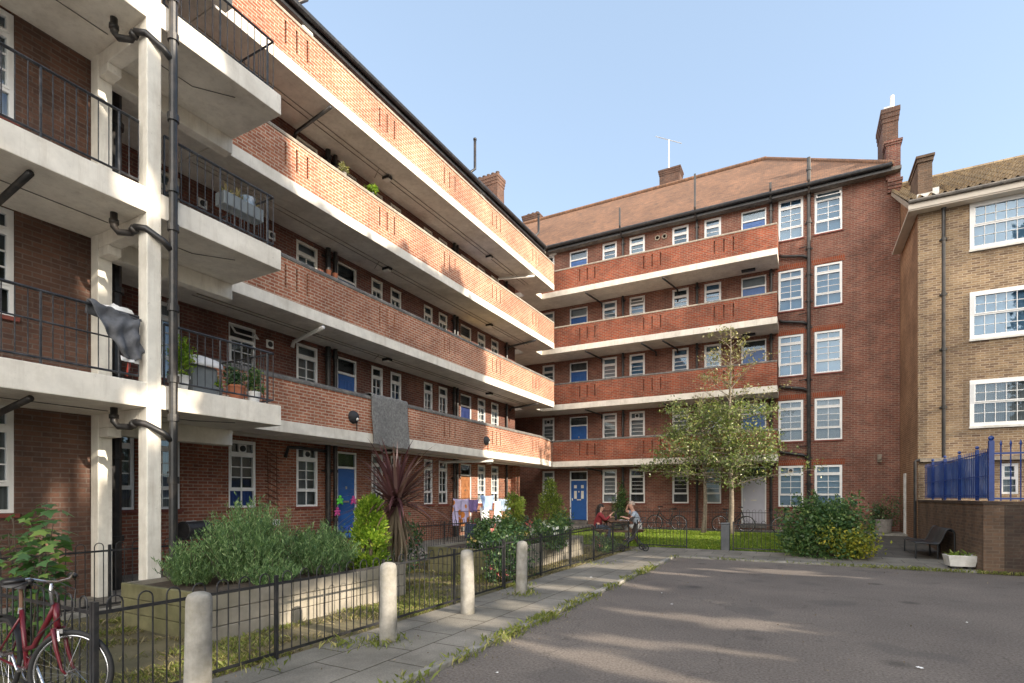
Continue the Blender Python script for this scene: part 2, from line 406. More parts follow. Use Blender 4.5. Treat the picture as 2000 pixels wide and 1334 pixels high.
# ------------------------------------------------------------------ mesh helpers
class MB:
    def __init__(s):
        s.v = []; s.f = []; s.mi = []; s.uvf = {}
    def add(s, vs, fs, mi=0):
        o = len(s.v)
        s.v.extend([tuple(map(float, q)) for q in vs])
        for f in fs:
            s.f.append(tuple(i + o for i in f)); s.mi.append(mi)
        return s
    def box(s, x0, x1, y0, y1, z0, z1, mi=0):
        vs = [(x, y, z) for z in (z0, z1) for y in (y0, y1) for x in (x0, x1)]
        return s.add(vs, [(0, 2, 3, 1), (4, 5, 7, 6), (0, 1, 5, 4), (2, 6, 7, 3), (0, 4, 6, 2), (1, 3, 7, 5)], mi)
    def quad(s, a, b, c, d, mi=0):
        return s.add([a, b, c, d], [(0, 1, 2, 3)], mi)
    def prism(s, poly, z0, z1, mi=0):
        n = len(poly)
        vs = [(x, y, z0) for x, y in poly] + [(x, y, z1) for x, y in poly]
        fs = [tuple(range(n))[::-1], tuple(range(n, 2 * n))] + [(i, (i + 1) % n, n + (i + 1) % n, n + i) for i in range(n)]
        return s.add(vs, fs, mi)
    def tube(s, pts, r, n=8, cap=True, mi=0, closed=False):
        P = [Vector(q) for q in pts]
        k = len(P)
        rs = r if isinstance(r, (list, tuple)) else [r] * k
        ts = []
        for i in range(k):
            if closed:
                d = P[(i + 1) % k] - P[(i - 1) % k]
            else:
                d = P[min(i + 1, k - 1)] - P[max(i - 1, 0)]
            ts.append(d.normalized() if d.length > 1e-9 else Vector((0, 0, 1)))
        a = Vector((0, 0, 1)) if abs(ts[0].z) < .9 else Vector((1, 0, 0))
        nrm = ts[0].cross(a).normalized()
        vs = []
        for i in range(k):
            nrm = (nrm - ts[i] * nrm.dot(ts[i]))
            nrm = nrm.normalized() if nrm.length > 1e-6 else ts[i].orthogonal().normalized()
            b = ts[i].cross(nrm)
            for j in range(n):
                an = 2 * PI * j / n
                vs.append(P[i] + (nrm * math.cos(an) + b * math.sin(an)) * rs[i])
        fs = []
        for i in range(k if closed else k - 1):
            for j in range(n):
                i2 = (i + 1) % k
                fs.append((i * n + j, i * n + (j + 1) % n, i2 * n + (j + 1) % n, i2 * n + j))
        if cap and not closed:
            fs.append(tuple(range(n))[::-1]); fs.append(tuple(range((k - 1) * n, k * n)))
        return s.add(vs, fs, mi)
    def lathe(s, prof, n=16, c=(0, 0, 0), mi=0):
        vs = []
        for r, z in prof:
            for j in range(n):
                an = 2 * PI * j / n
                vs.append((c[0] + r * math.cos(an), c[1] + r * math.sin(an), c[2] + z))
        fs = []
        for i in range(len(prof) - 1):
            for j in range(n):
                fs.append((i * n + j, i * n + (j + 1) % n, (i + 1) * n + (j + 1) % n, (i + 1) * n + j))
        fs.append(tuple(range(n))[::-1]); fs.append(tuple(range((len(prof) - 1) * n, len(prof) * n)))
        return s.add(vs, fs, mi)
    def ball(s, c, r, n=12, m=8, mi=0, sq=(1, 1, 1)):
        vs = []; fs = []
        for i in range(m + 1):
            ph = PI * i / m
            for j in range(n):
                an = 2 * PI * j / n
                vs.append((c[0] + r * sq[0] * math.sin(ph) * math.cos(an), c[1] + r * sq[1] * math.sin(ph) * math.sin(an), c[2] + r * sq[2] * math.cos(ph)))
        for i in range(m):
            for j in range(n):
                fs.append((i * n + j, i * n + (j + 1) % n, (i + 1) * n + (j + 1) % n, (i + 1) * n + j))
        return s.add(vs, fs, mi)
    def sheet(s, fn, nu, nv, mi=0):
        vs = [fn(i / nu, j / nv) for j in range(nv + 1) for i in range(nu + 1)]
        fs = [(j * (nu + 1) + i, j * (nu + 1) + i + 1, (j + 1) * (nu + 1) + i + 1, (j + 1) * (nu + 1) + i) for j in range(nv) for i in range(nu)]
        return s.add(vs, fs, mi)
    def xf(s, M, start=0):
        for i in range(start, len(s.v)):
            s.v[i] = tuple(M @ Vector(s.v[i]))
        return s
    def build(s, name, mat, parent=None, smooth=False, bevel=0., solid=0., uvrot=False):
        me = bpy.data.meshes.new(name)
        me.from_pydata(s.v, [], s.f)
        mats = mat if isinstance(mat, (list, tuple)) else [mat]
        for k in mats:
            me.materials.append(MATS[k])
        if len(mats) > 1:
            me.polygons.foreach_set('material_index', s.mi)
        uv = me.uv_layers.new(name='UVMap')
        V = np.array(s.v)
        arr = np.empty((len(me.loops), 2), dtype=np.float32)
        for p in me.polygons:
            n = p.normal
            ax, ay, az = abs(n.x), abs(n.y), abs(n.z)
            li = range(p.loop_start, p.loop_start + p.loop_total)
            co = V[list(p.vertices)]
            if az > .82:
                q = co[:, (0, 1)]
            elif az > .25:      # roof slopes: across and up the slope
                if ax > ay:
                    q = np.stack([co[:, 1], np.hypot(co[:, 0], 0) * 1 / max(az, .2)], 1)
                else:
                    q = np.stack([co[:, 0], co[:, 1] / max(az, .2)], 1)
            elif ax > ay:
                q = co[:, (1, 2)]
            else:
                q = co[:, (0, 2)]
            arr[li.start:li.stop] = q[:, ::-1] if uvrot else q
        uv.data.foreach_set('uv', arr.ravel())
        if smooth:
            me.polygons.foreach_set('use_smooth', [True] * len(me.polygons))
        me.update()
        o = bpy.data.objects.new(name, me)
        COL.objects.link(o)
        if parent is not None:
            o.parent = parent
        if bevel:
            b = o.modifiers.new('bevel', 'BEVEL'); b.width = bevel; b.segments = 2; b.limit_method = 'ANGLE'
        if solid:
            b = o.modifiers.new('solid', 'SOLIDIFY'); b.thickness = solid
        return o

def tag(o, label=None, cat=None, group=None, kind=None):
    if label: o['label'] = label
    if cat: o['category'] = cat
    if group: o['group'] = group
    if kind: o['kind'] = kind
    return o

def thing(name, label, cat, loc=(0, 0, 0), rz=0., group=None):
    o = bpy.data.objects.new(name, None)
    o.empty_display_size = .2
    COL.objects.link(o)
    o.location = loc; o.rotation_euler = (0, 0, rz)
    return tag(o, label, cat, group)

def dup(root, loc, rz, label, group=None):
    r = root.copy(); COL.objects.link(r); r.location = loc; r.rotation_euler = (0, 0, rz); r['label'] = label
    if group: r['group'] = group
    for ch in list(root.children):
        c = ch.copy(); COL.objects.link(c); c.parent = r
        for g in list(ch.children):
            d = g.copy(); COL.objects.link(d); d.parent = c
    return r

def structure(o):
    o['kind'] = 'structure'
    return o

def smoothstep(a, b, x):
    t = min(1., max(0., (x - a) / (b - a)))
    return t * t * (3 - 2 * t)

def gz(x, y):
    """height of the yard: level near the camera, a gentle rise toward the far block"""
    return .2 * smoothstep(15.4, 23.5, y)

# leaves: every leaf one small rhombus, tint in uv
def leaves(name, pts, size, mat, parent=None, aspect=.5, nbias=None, tdir=None, tjit=1., szvar=.4, seed=1):
    rng = np.random.default_rng(seed)
    P = np.asarray(pts, dtype=np.float64)
    n = len(P)
    T = rng.normal(size=(n, 3)) * tjit
    if tdir is not None:
        T = T + np.asarray(tdir)
    T /= np.linalg.norm(T, axis=1, keepdims=True) + 1e-9
    A = rng.normal(size=(n, 3))
    if nbias is not None:
        A = A + np.asarray(nbias)
    B = np.cross(T, A); B /= np.linalg.norm(B, axis=1, keepdims=True) + 1e-9
    S = size * (1 + szvar * rng.uniform(-1, 1, (n, 1)))
    W = S * aspect * .5
    V = np.stack([P, P + T * S * .45 + B * W, P + T * S, P + T * S * .45 - B * W], 1).reshape(-1, 3)
    tint = rng.uniform(0, 1, n)
    return rawquads(name, V, tint, mat, parent)

def rawquads(name, V, tint, mat, parent=None):
    n = len(V) // 4
    me = bpy.data.meshes.new(name)
    me.vertices.add(4 * n); me.vertices.foreach_set('co', V.astype(np.float32).ravel())
    me.loops.add(4 * n); me.loops.foreach_set('vertex_index', np.arange(4 * n, dtype=np.int32))
    me.polygons.add(n)
    me.polygons.foreach_set('loop_start', np.arange(0, 4 * n, 4, dtype=np.int32))
    me.polygons.foreach_set('loop_total', np.full(n, 4, dtype=np.int32))
    uv = me.uv_layers.new(name='UVMap')
    t = np.repeat(tint, 4)
    uv.data.foreach_set('uv', np.stack([t, t], 1).astype(np.float32).ravel())
    me.materials.append(MATS[mat])
    me.update(calc_edges=True); me.validate()
    o = bpy.data.objects.new(name, me); COL.objects.link(o)
    if parent is not None: o.parent = parent
    return o

def blades(name, pts, h, w, mat, parent=None, lean=.35, seed=3, hvar=.5):
    rng = np.random.default_rng(seed)
    P = np.asarray(pts, dtype=np.float64); n = len(P)
    an = rng.uniform(0, 2 * PI, n)
    B = np.stack([np.cos(an), np.sin(an), np.zeros(n)], 1) * w * .5
    H = h * (1 + hvar * rng.uniform(-1, 1, (n, 1)))
    Ld = rng.normal(size=(n, 3)) * lean; Ld[:, 2] = 1
    M = P + Ld * H * .55 + np.array([0, 0, .0])
    T = P + Ld * H + np.stack([rng.normal(size=n), rng.normal(size=n), -.3 * np.ones(n)], 1) * H * .3
    V = np.stack([P - B, P + B, M + B * .7, T], 1).reshape(-1, 3)
    return rawquads(name, V, rng.uniform(0, 1, n), mat, parent)
SKY_STRENGTH, SUN_STRENGTH, SKY_DUST = .50, 9.0, .6; FILL_CLOUD = (14.6, 13.4, 11.8); CLEAR = (.93, 1.26, 1.66)  # cloud colour is an added fill light that lifts the shade

# ================================================================== the red brick block
XW, XF = -11.96, -10.41        # left wing: wall behind the galleries, gallery fronts
YW, YF = 25.90, 24.34          # far wing: wall, gallery fronts
XT, XTF = -9.90, -8.28         # near stair bay: wall, balcony fronts
ZG = [3.13, 5.927, 8.724, 11.52]   # underside of each gallery
ST = 2.797

block = thing('apartment_block', 'L-shaped five-storey red brick apartment block with white-edged access galleries and blue doors', 'apartment block')

def mapL(u, d, z): return (XW + d, u, z)
def mapR(u, d, z): return (u, YW - d, z)
def mapT(u, d, z): return (XT + d, u, z)
def mapY(u, d, z): return (u, 22.3 - d, z)

def bx(mb, mp, u0, u1, d0, d1, z0, z1, mi=0):
    k = len(mb.v)
    mb.box(u0, u1, d0, d1, z0, z1, mi)
    for i in range(k, len(mb.v)):
        mb.v[i] = mp(*mb.v[i])

def wall_with_openings(mb, mp, u0, u1, z0, z1, ops, reveal=.12, back=False, d=0.):
    us = sorted({u0, u1} | {q for o in ops for q in (o[0], o[1]) if u0 < q < u1})
    zs = sorted({z0, z1} | {q for o in ops for q in (o[2], o[3]) if z0 < q < z1})
    for a, b in zip(us, us[1:]):
        for c, e in zip(zs, zs[1:]):
            um, zm = (a + b) / 2, (c + e) / 2
            if any(o[0] < um < o[1] and o[2] < zm < o[3] for o in ops):
                continue
            mb.quad(mp(a, d, c), mp(b, d, c), mp(b, d, e), mp(a, d, e))
    for o in ops:
        a, b, c, e = o
        r = d - reveal
        mb.quad(mp(a, d, c), mp(a, r, c), mp(a, r, e), mp(a, d, e))
        mb.quad(mp(b, d, c), mp(b, d, e), mp(b, r, e), mp(b, r, c))
        mb.quad(mp(a, d, c), mp(b, d, c), mp(b, r, c), mp(a, r, c))
        mb.quad(mp(a, d, e), mp(a, r, e), mp(b, r, e), mp(b, d, e))
        if back:
            mb.quad(mp(a, r, c), mp(b, r, c), mp(b, r, e), mp(a, r, e))

def window(parent, mp, u0, u1, z0, z1, rows=((.2, 1, 1), (.55, 2, 3), (.25, 2, 1)), pane_backing='net_grey', glass='glass', frame='upvc',
           sill='sill_red', fw=.05, dout=-.03, vent=False, fan=False):
    w = MB()
    d0, d1 = dout - .07, dout
    a, b = u0 + .004, u1 - .004
    c, e = z0 + .004, z1 - .004
    bx(w, mp, a, a + fw, d0, d1, c, e); bx(w, mp, b - fw, b, d0, d1, c, e)
    bx(w, mp, a + fw, b - fw, d0, d1, c, c + fw); bx(w, mp, a + fw, b - fw, d0, d1, e - fw, e)
    ia, ib = a + fw, b - fw
    top = e - fw; H = (e - c) - 2 * fw
    vent_rect = None
    for ri, (fr, nc, nr) in enumerate(rows):
        hh = H * fr
        r1, r0 = top, top - hh
        if ri < len(rows) - 1:
            bx(w, mp, ia, ib, d0, d1 - .004, r0 - .025, r0 + .025)
        y0 = r0 + (.025 if ri < len(rows) - 1 else 0); y1 = r1 - (.025 if ri else 0)
        x0, x1 = ia, ib
        if ri == 1 and len(rows) == 3 or (ri == 0 and not vent):   # opening light: its own inner frame
            g = .032
            bx(w, mp, x0, x0 + g, d0 + .01, d1 + .012, y0, y1); bx(w, mp, x1 - g, x1, d0 + .01, d1 + .012, y0, y1)
            bx(w, mp, x0 + g, x1 - g, d0 + .01, d1 + .012, y0, y0 + g); bx(w, mp, x0 + g, x1 - g, d0 + .01, d1 + .012, y1 - g, y1)
            x0 += g; x1 -= g; y0 += g; y1 -= g
        if ri == 0 and vent:
            vent_rect = (x0, x1, y0, y1)
        else:
            mm = .011 if mp is mapR else (.008 if mp is mapY else .010)
            for k in range(1, nc):
                xm = x0 + (x1 - x0) * k / nc
                bx(w, mp, xm - mm, xm + mm, d0 + .02, d1 - .012, y0, y1)
            for k in range(1, nr):
                ym = y0 + (y1 - y0) * k / nr
                bx(w, mp, x0, x1, d0 + .022, d1 - .014, ym - mm, ym + mm)
        top = r0
    o = w.build('window', frame, parent)
    g = MB()
    zt = z1 - .02 if vent_rect is None else vent_rect[2]
    g.quad(mp(u0 + .02, d0 + .03, z0 + .02), mp(u1 - .02, d0 + .03, z0 + .02), mp(u1 - .02, d0 + .03, zt), mp(u0 + .02, d0 + .03, zt))
    g.build('pane', glass, o)
    k = MB()
    k.quad(mp(u0 - .1, d0 - .10, z0 - .1), mp(u1 + .1, d0 - .10, z0 - .1), mp(u1 + .1, d0 - .10, z1 + .1), mp(u0 - .1, d0 - .10, z1 + .1))
    k.build('pane_backing', pane_backing, o)  # backing plane
    if sill:
        s_ = MB(); bx(s_, mp, u0 - .04, u1 + .04, -.11, .045, z0 - .06, z0 - .003); s_.build('sill', sill, o)
    if vent_rect:
        x0, x1, y0, y1 = vent_rect
        v = MB()
        def mv(u, d, z):
            t = (y1 - z) / (y1 - y0)
            return mp(u, d + .20 * t + .012, y1 - (y1 - z) * .88)
        for q in ((x0, x0 + .04, y0, y1), (x1 - .04, x1, y0, y1), (x0 + .04, x1 - .04, y0, y0 + .04), (x0 + .04, x1 - .04, y1 - .04, y1)):
            bx(v, mv, q[0], q[1], d0 + .03, d1, q[2], q[3])
        vv = v.build('open_vent', frame, o)
    if fan:
        f = MB()
        um = (u0 + u1) / 2; zm = e - fw - H * rows[0][0] * .5
        bx(f, mp, um - .10, um + .10, d1 - .035, d1 + .02, zm - .10, zm + .10)
        k0 = len(f.v); f.lathe([(.075, 0), (.075, .02)], 14)
        for i in range(k0, len(f.v)):
            x, y, z = f.v[i]; f.v[i] = mp(um + x, d1 + .021 + z, zm + y)
        f.mi = [0] * 6 + [1] * (len(f.f) - 6)
        f.build('extractor_fan', ['white_plastic', 'pram_dark'], o)
    return o

def door(parent, mp, u0, u1, z0, ztop, leaf_mat, panels='six', step=True, dark_fan=True, frame='upvc', label=None, number=None):
    d0, d1 = -.11, -.03
    fw = .055
    f = MB()
    bx(f, mp, u0 + .004, u0 + fw, d0, d1, z0, ztop - .004); bx(f, mp, u1 - fw, u1 - .004, d0, d1, z0, ztop - .004)
    bx(f, mp, u0 + fw, u1 - fw, d0, d1, ztop - fw, ztop - .004)
    zl = z0 + 2.03
    bx(f, mp, u0 + fw, u1 - fw, d0, d1 + .01, zl, zl + .06)
    o = f.build('door', frame, parent)
    if label: o['label'] = label
    l = MB()
    a, b = u0 + fw + .004, u1 - fw - .004
    bx(l, mp, a, b, d0 + .01, d1 - .035, z0 + .02, zl - .004)
    w = b - a
    if panels == 'six':
        rects = [(.13, .44, .08, .36), (.56, .87, .08, .36), (.13, .44, .43, .74), (.56, .87, .43, .74), (.13, .44, .80, .94), (.56, .87, .80, .94)]
        for (p0, p1, q0, q1) in rects:
            x0, x1, y0, y1 = a + w * p0, a + w * p1, z0 + 2.0 * q0, z0 + 2.0 * q1
            t = .018
            for r in ((x0, x0 + t, y0, y1), (x1 - t, x1, y0, y1), (x0 + t, x1 - t, y0, y0 + t), (x0 + t, x1 - t, y1 - t, y1)):
                bx(l, mp, r[0], r[1], d1 - .035, d1 - .022, r[2], r[3])
    lf = l.build('door_leaf', leaf_mat, o)
    g = MB()
    g.quad(mp(a, d0 + .04, zl + .06), mp(b, d0 + .04, zl + .06), mp(b, d0 + .04, ztop - fw), mp(a, d0 + .04, ztop - fw))
    g.build('fanlight', 'glass', o)
    k = MB(); k.quad(mp(a, d0 - .1, zl), mp(b, d0 - .1, zl), mp(b, d0 - .1, ztop), mp(a, d0 - .1, ztop)); k.build('pane_backing', 'room_dark' if dark_fan else 'net_white', o)
    h = MB()
    um = (a + b) / 2
    bx(h, mp, um - .11, um + .11, d1 - .034, d1 - .018, z0 + 1.02, z0 + 1.07)      # letter plate
    bx(h, mp, um - .025, um + .025, d1 - .034, d1 - .012, z0 + 1.42, z0 + 1.50)    # knocker
    bx(h, mp, a + .05, a + .09, d1 - .034, d1 - .005, z0 + 1.0, z0 + 1.12)
    if panels == 'glazed':
        for s in (.28, .72):
            for z in (1.72, 1.30):
                bx(h, mp, a + w * s - .07, a + w * s + .07, d1 - .034, d1 - .016, z0 + z - (.08 if z > 1.5 else .2), z0 + z + (.08 if z > 1.5 else .2))
    h.build('door_furniture', 'brass' if panels != 'glazed' else 'lamp_glass', o)
    if step:
        s_ = MB(); bx(s_, mp, u0 - .02, u1 + .02, -.1, .10, z0 - .18, z0 - .003); s_.build('doorstep', 'coping', o)
    return o

TALL = ((.19, 1, 1), (.56, 2, 3), (.25, 2, 1))
NARROW = ((.19, 1, 1), (.56, 2, 3), (.25, 2, 1))
RW = ((.20, 1, 1), (.55, 1, 4), (.25, 1, 1))
WING = ((.19, 2, 1), (.54, 2, 3), (.27, 2, 1))

# ------------------------------------------------ left wing: wall, windows and doors
ZB, ZT = 1.39, 3.03
left_win = {'A0': (5.30, 6.01), 'A': (6.20, 6.92), 'B': (8.04, 8.78), 'C': (9.98, 10.73), 'E': (12.85, 13.40), 'F': (13.75, 14.32),
            'G': (15.53, 16.08), 'H': (16.43, 17.02), 'I': (19.18, 19.84), 'J': (20.30, 20.98)}
left_door = {'D1': (11.43, 12.23), 'D2': (17.90, 18.72)}
per_floor = {0: ['A0', 'A', 'B', 'C', 'E', 'F', 'G', 'H', 'I', 'J'], 1: ['A', 'B', 'C', 'E', 'F', 'G', 'H', 'I', 'J'], 2: ['A', 'C', 'E', 'F', 'G', 'H', 'I', 'J'],
             3: ['C', 'E', 'F', 'G', 'H', 'I', 'J']}
cur_cycle = ['net_grey', 'room_dark', 'net_white', 'net_grey', 'blind_beige', 'net_white', 'room_dark', 'net_grey']
ops = []; todo = []
for fl, names in per_floor.items():
    for nme in names:
        u = left_win[nme]
        r = (u[0], u[1], ZB + ST * fl, ZT + ST * fl)
        ops.append(r); todo.append((fl, nme, r))
dtodo = []
door_mats = {(0, 'D1'): 'door_blue', (0, 'D2'): 'door_wood', (1, 'D1'): 'door_blue', (1, 'D2'): 'door_navy', (2, 'D1'): 'door_blue', (2, 'D2'): 'door_yellow', (3, 'D1'): 'door_dark', (3, 'D2'): 'door_blue'}
for (fl, nme), mt in door_mats.items():
    u = left_door[nme]
    r = (u[0], u[1], .47 + ST * fl, 3.0 + ST * fl)
    ops.append(r); dtodo.append((fl, nme, r, mt))
w = MB()
wall_with_openings(w, mapL, 4.4, 22.5, -.05, 3.20, [o for o in ops if o[3] < 3.2])
w.build('wall', 'brick_red', block)
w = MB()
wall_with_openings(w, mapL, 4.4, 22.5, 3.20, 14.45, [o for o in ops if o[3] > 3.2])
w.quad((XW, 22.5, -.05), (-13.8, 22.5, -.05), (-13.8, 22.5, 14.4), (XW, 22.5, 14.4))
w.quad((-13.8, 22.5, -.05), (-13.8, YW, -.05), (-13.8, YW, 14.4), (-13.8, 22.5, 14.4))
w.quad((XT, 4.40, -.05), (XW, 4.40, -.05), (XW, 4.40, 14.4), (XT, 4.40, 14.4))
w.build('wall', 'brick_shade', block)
# brick pier at the end of the wing and a curved plastered stair wall in the recess
w = MB(); w.box(-11.955, -11.70, 22.10, 22.495, 0, 3.12); w.build('pier', 'brick_red', block)
w = MB()
w.sheet(lambda a, b: (-12.0 - 1.1 * (1 - math.cos(a * 1.3)), 22.6 + 1.3 * math.sin(a * 1.3), b * 2.75), 8, 1)
w.build('stair_wall', 'pot_stone', block)
for k, (fl, nme, r) in enumerate(todo):
    cur = RND.choice(cur_cycle)
    if (fl, nme) == (0, 'B'): cur = 'room_dark'
    if nme in ('I', 'J') and fl < 2: cur = 'net_white'
    rows = TALL if nme in ('A0', 'A', 'B', 'C') else NARROW
    wn = window(block, mapL, *r, rows=rows, pane_backing=cur, frame='upvc' if fl < 2 else 'frame_cream', fan=(fl, nme) in ((0, 'B'), (0, 'C')), vent=(fl, nme) in ((1, 'B'),))
    if (fl, nme) == (0, 'B'):
        b = MB(); b.quad(mapL(r[0] + .05, -.125, r[2] + .05), mapL(r[1] - .05, -.125, r[2] + .05), mapL(r[1] - .05, -.125, r[2] + .45), mapL(r[0] + .05, -.125, r[2] + .45))
        b.build('blind', 'poster_blue', wn)
for fl, nme, r, mt in dtodo:
    door(block, mapL, *r, mt, panels='plain' if (fl, nme) == (0, 'D1') else 'six', step=fl == 0, frame='upvc' if fl < 2 else 'frame_cream')

# ------------------------------------------------ near stair bay (left edge of the picture)
ops = [(2.55, 3.40, 1.42 + ST * k, 2.95 + ST * k) for k in range(4)]
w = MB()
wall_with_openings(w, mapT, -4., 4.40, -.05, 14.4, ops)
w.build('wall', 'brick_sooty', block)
for k, r in enumerate(ops[:3]):
    window(block, mapT, *r, rows=TALL, pane_backing=['net_grey', 'room_dark', 'net_white'][k])
    l = MB(); bx(l, mapT, r[0] - .06, r[1] + .06, -.05, .004, r[3], r[3] + .225); l.build('lintel', 'brick_soldier', block)
BZ = [2.94, 5.745, 8.55, 11.35]
for i, z in enumerate(BZ):
    s_ = MB()
    s_.prism([(XTF, -4.), (XTF, 6.58), (XT, 6.58), (XT, -4.)], z, z + .36)
    s_.prism([(XT - .005, 4.41), (XT - .005, 6.66), (XW + .01, 6.66), (XW + .01, 4.41)], z + .17, z + .44)
    s_.build('balcony_slab', 'slab_paint', block, bevel=.012)
    b = MB()
    b.box(-9.86, -9.64, 4.52, 6.56, z - .30, z - .002)
    b.box(-9.63, -8.505, 4.312, 4.508, z - .22, z - .002)
    b.prism([(-9.63, 4.315), (-9.63, 4.505), (-9.35, 4.505), (-9.35, 4.315)], z - .36, z - .222)
    b.build('beam', 'slab_paint', block, bevel=.01)
    # joint line across the soffit
    g = MB(); g.tube([(-9.1, -3.9, z - .006), (-9.1, 4.2, z - .006)], .008, 5); g.tube([(-9.0, 4.6, z - .008), (-9.0, 5.4, z - .008), (-8.6, 5.9, z - .008)], .007, 5)
    g.build('conduit', 'coping', block)
for x0, x1 in ((-8.50, -8.272), (-9.86, -9.635)):
    p_ = MB(); p_.box(x0, x1, 4.31, 4.51, -.05, 14.2); p_.build('post', 'post_paint', block, bevel=.012)

def railing(z, y0, y1, end=None, mid=False, mat='iron_worn'):
    """flat-bar balustrade along the balcony edge, with a return at its far end"""
    r = MB()
    x = XTF - .09
    r.tube([(x, y0, z + .93), (x, y1, z + .93)], .020, 6); r.tube([(x, y0, z + .09), (x, y1, z + .09)], .016, 6)
    n = max(2, int(round((y1 - y0) / .125)))
    for k in range(n + 1):
        y = y0 + (y1 - y0) * k / n
        rr = .016 if k % 7 == 0 else .0075
        r.tube([(x, y, z + (0 if k % 7 == 0 else .09)), (x, y, z + .93)], rr, 6, cap=False)
    if mid:
        r.tube([(x, y0, z + .55), (x, y1, z + .55)], .012, 6)
    if end is not None:
        x2 = end
        r.tube([(x, y1, z + .93), (x2, y1, z + .93)], .018, 6); r.tube([(x, y1, z + .09), (x2, y1, z + .09)], .014, 6)
        m_ = int((x - x2) / .125)
        for k in range(1, m_ + 1):
            xx = x - (x - x2) * k / m_
            r.tube([(xx, y1, z + .09), (xx, y1, z + .93)], .0075, 6, cap=False)
    return r.build('railing', mat, block)
for i, z in enumerate(BZ[:3]):
    railing(z + .36, -3.9, 4.25, None, mid=i == 0)
    railing(z + .36, 4.60, 6.48, -9.85)
# soil stack beside the front post with swan-neck branches
st = MB(); st.tube([(-8.17, 4.62, 0), (-8.17, 4.62, 14.)], .058, 12)
for z in [.15, 1.9] + [q for b in BZ for q in (b - .12, b + .45, b + 1.5)]:
    st.tube([(-8.17, 4.62, z - .05), (-8.17, 4.62, z + .05)], .078, 12)
    st.box(-8.30, -8.16, 4.60, 4.64, z + .10, z + .13)
st.build('soil_stack', 'pipe_black', block)
for z in BZ[:3]:
    q = MB()
    q.tube([(-8.72, 4.10, z + .0), (-8.72, 4.10, z - .20), (-8.68, 4.14, z - .27), (-8.55, 4.24, z - .27), (-8.42, 4.24, z - .21), (-8.28, 4.30, z - .24), (-8.2, 4.50, z - .36), (-8.17, 4.60, z - .46)], .047, 10)
    q.tube([(-8.72, 4.10, z - .10), (-8.72, 4.10, z - .16)], .062, 10)
    q.tube([(-8.50, 4.24, z - .25), (-8.44, 4.24, z - .22)], .060, 10)
    q.build('waste_pipe', 'pipe_black', block, smooth=True)
for z in BZ[:3]:
    q = MB(); q.tube([(-8.45, 3.05, z - .06), (-9.72, 3.05, z - .22), (-9.82, 3.05, z - .30), (-9.82, 3.05, z - .60)], .042, 10)
    q.lathe([(.055, 0), (.075, .05), (.055, .1)], 10, (-9.82, 3.05, z - .66))
    q.build('overflow_pipe', 'pipe_black', block, smooth=True)

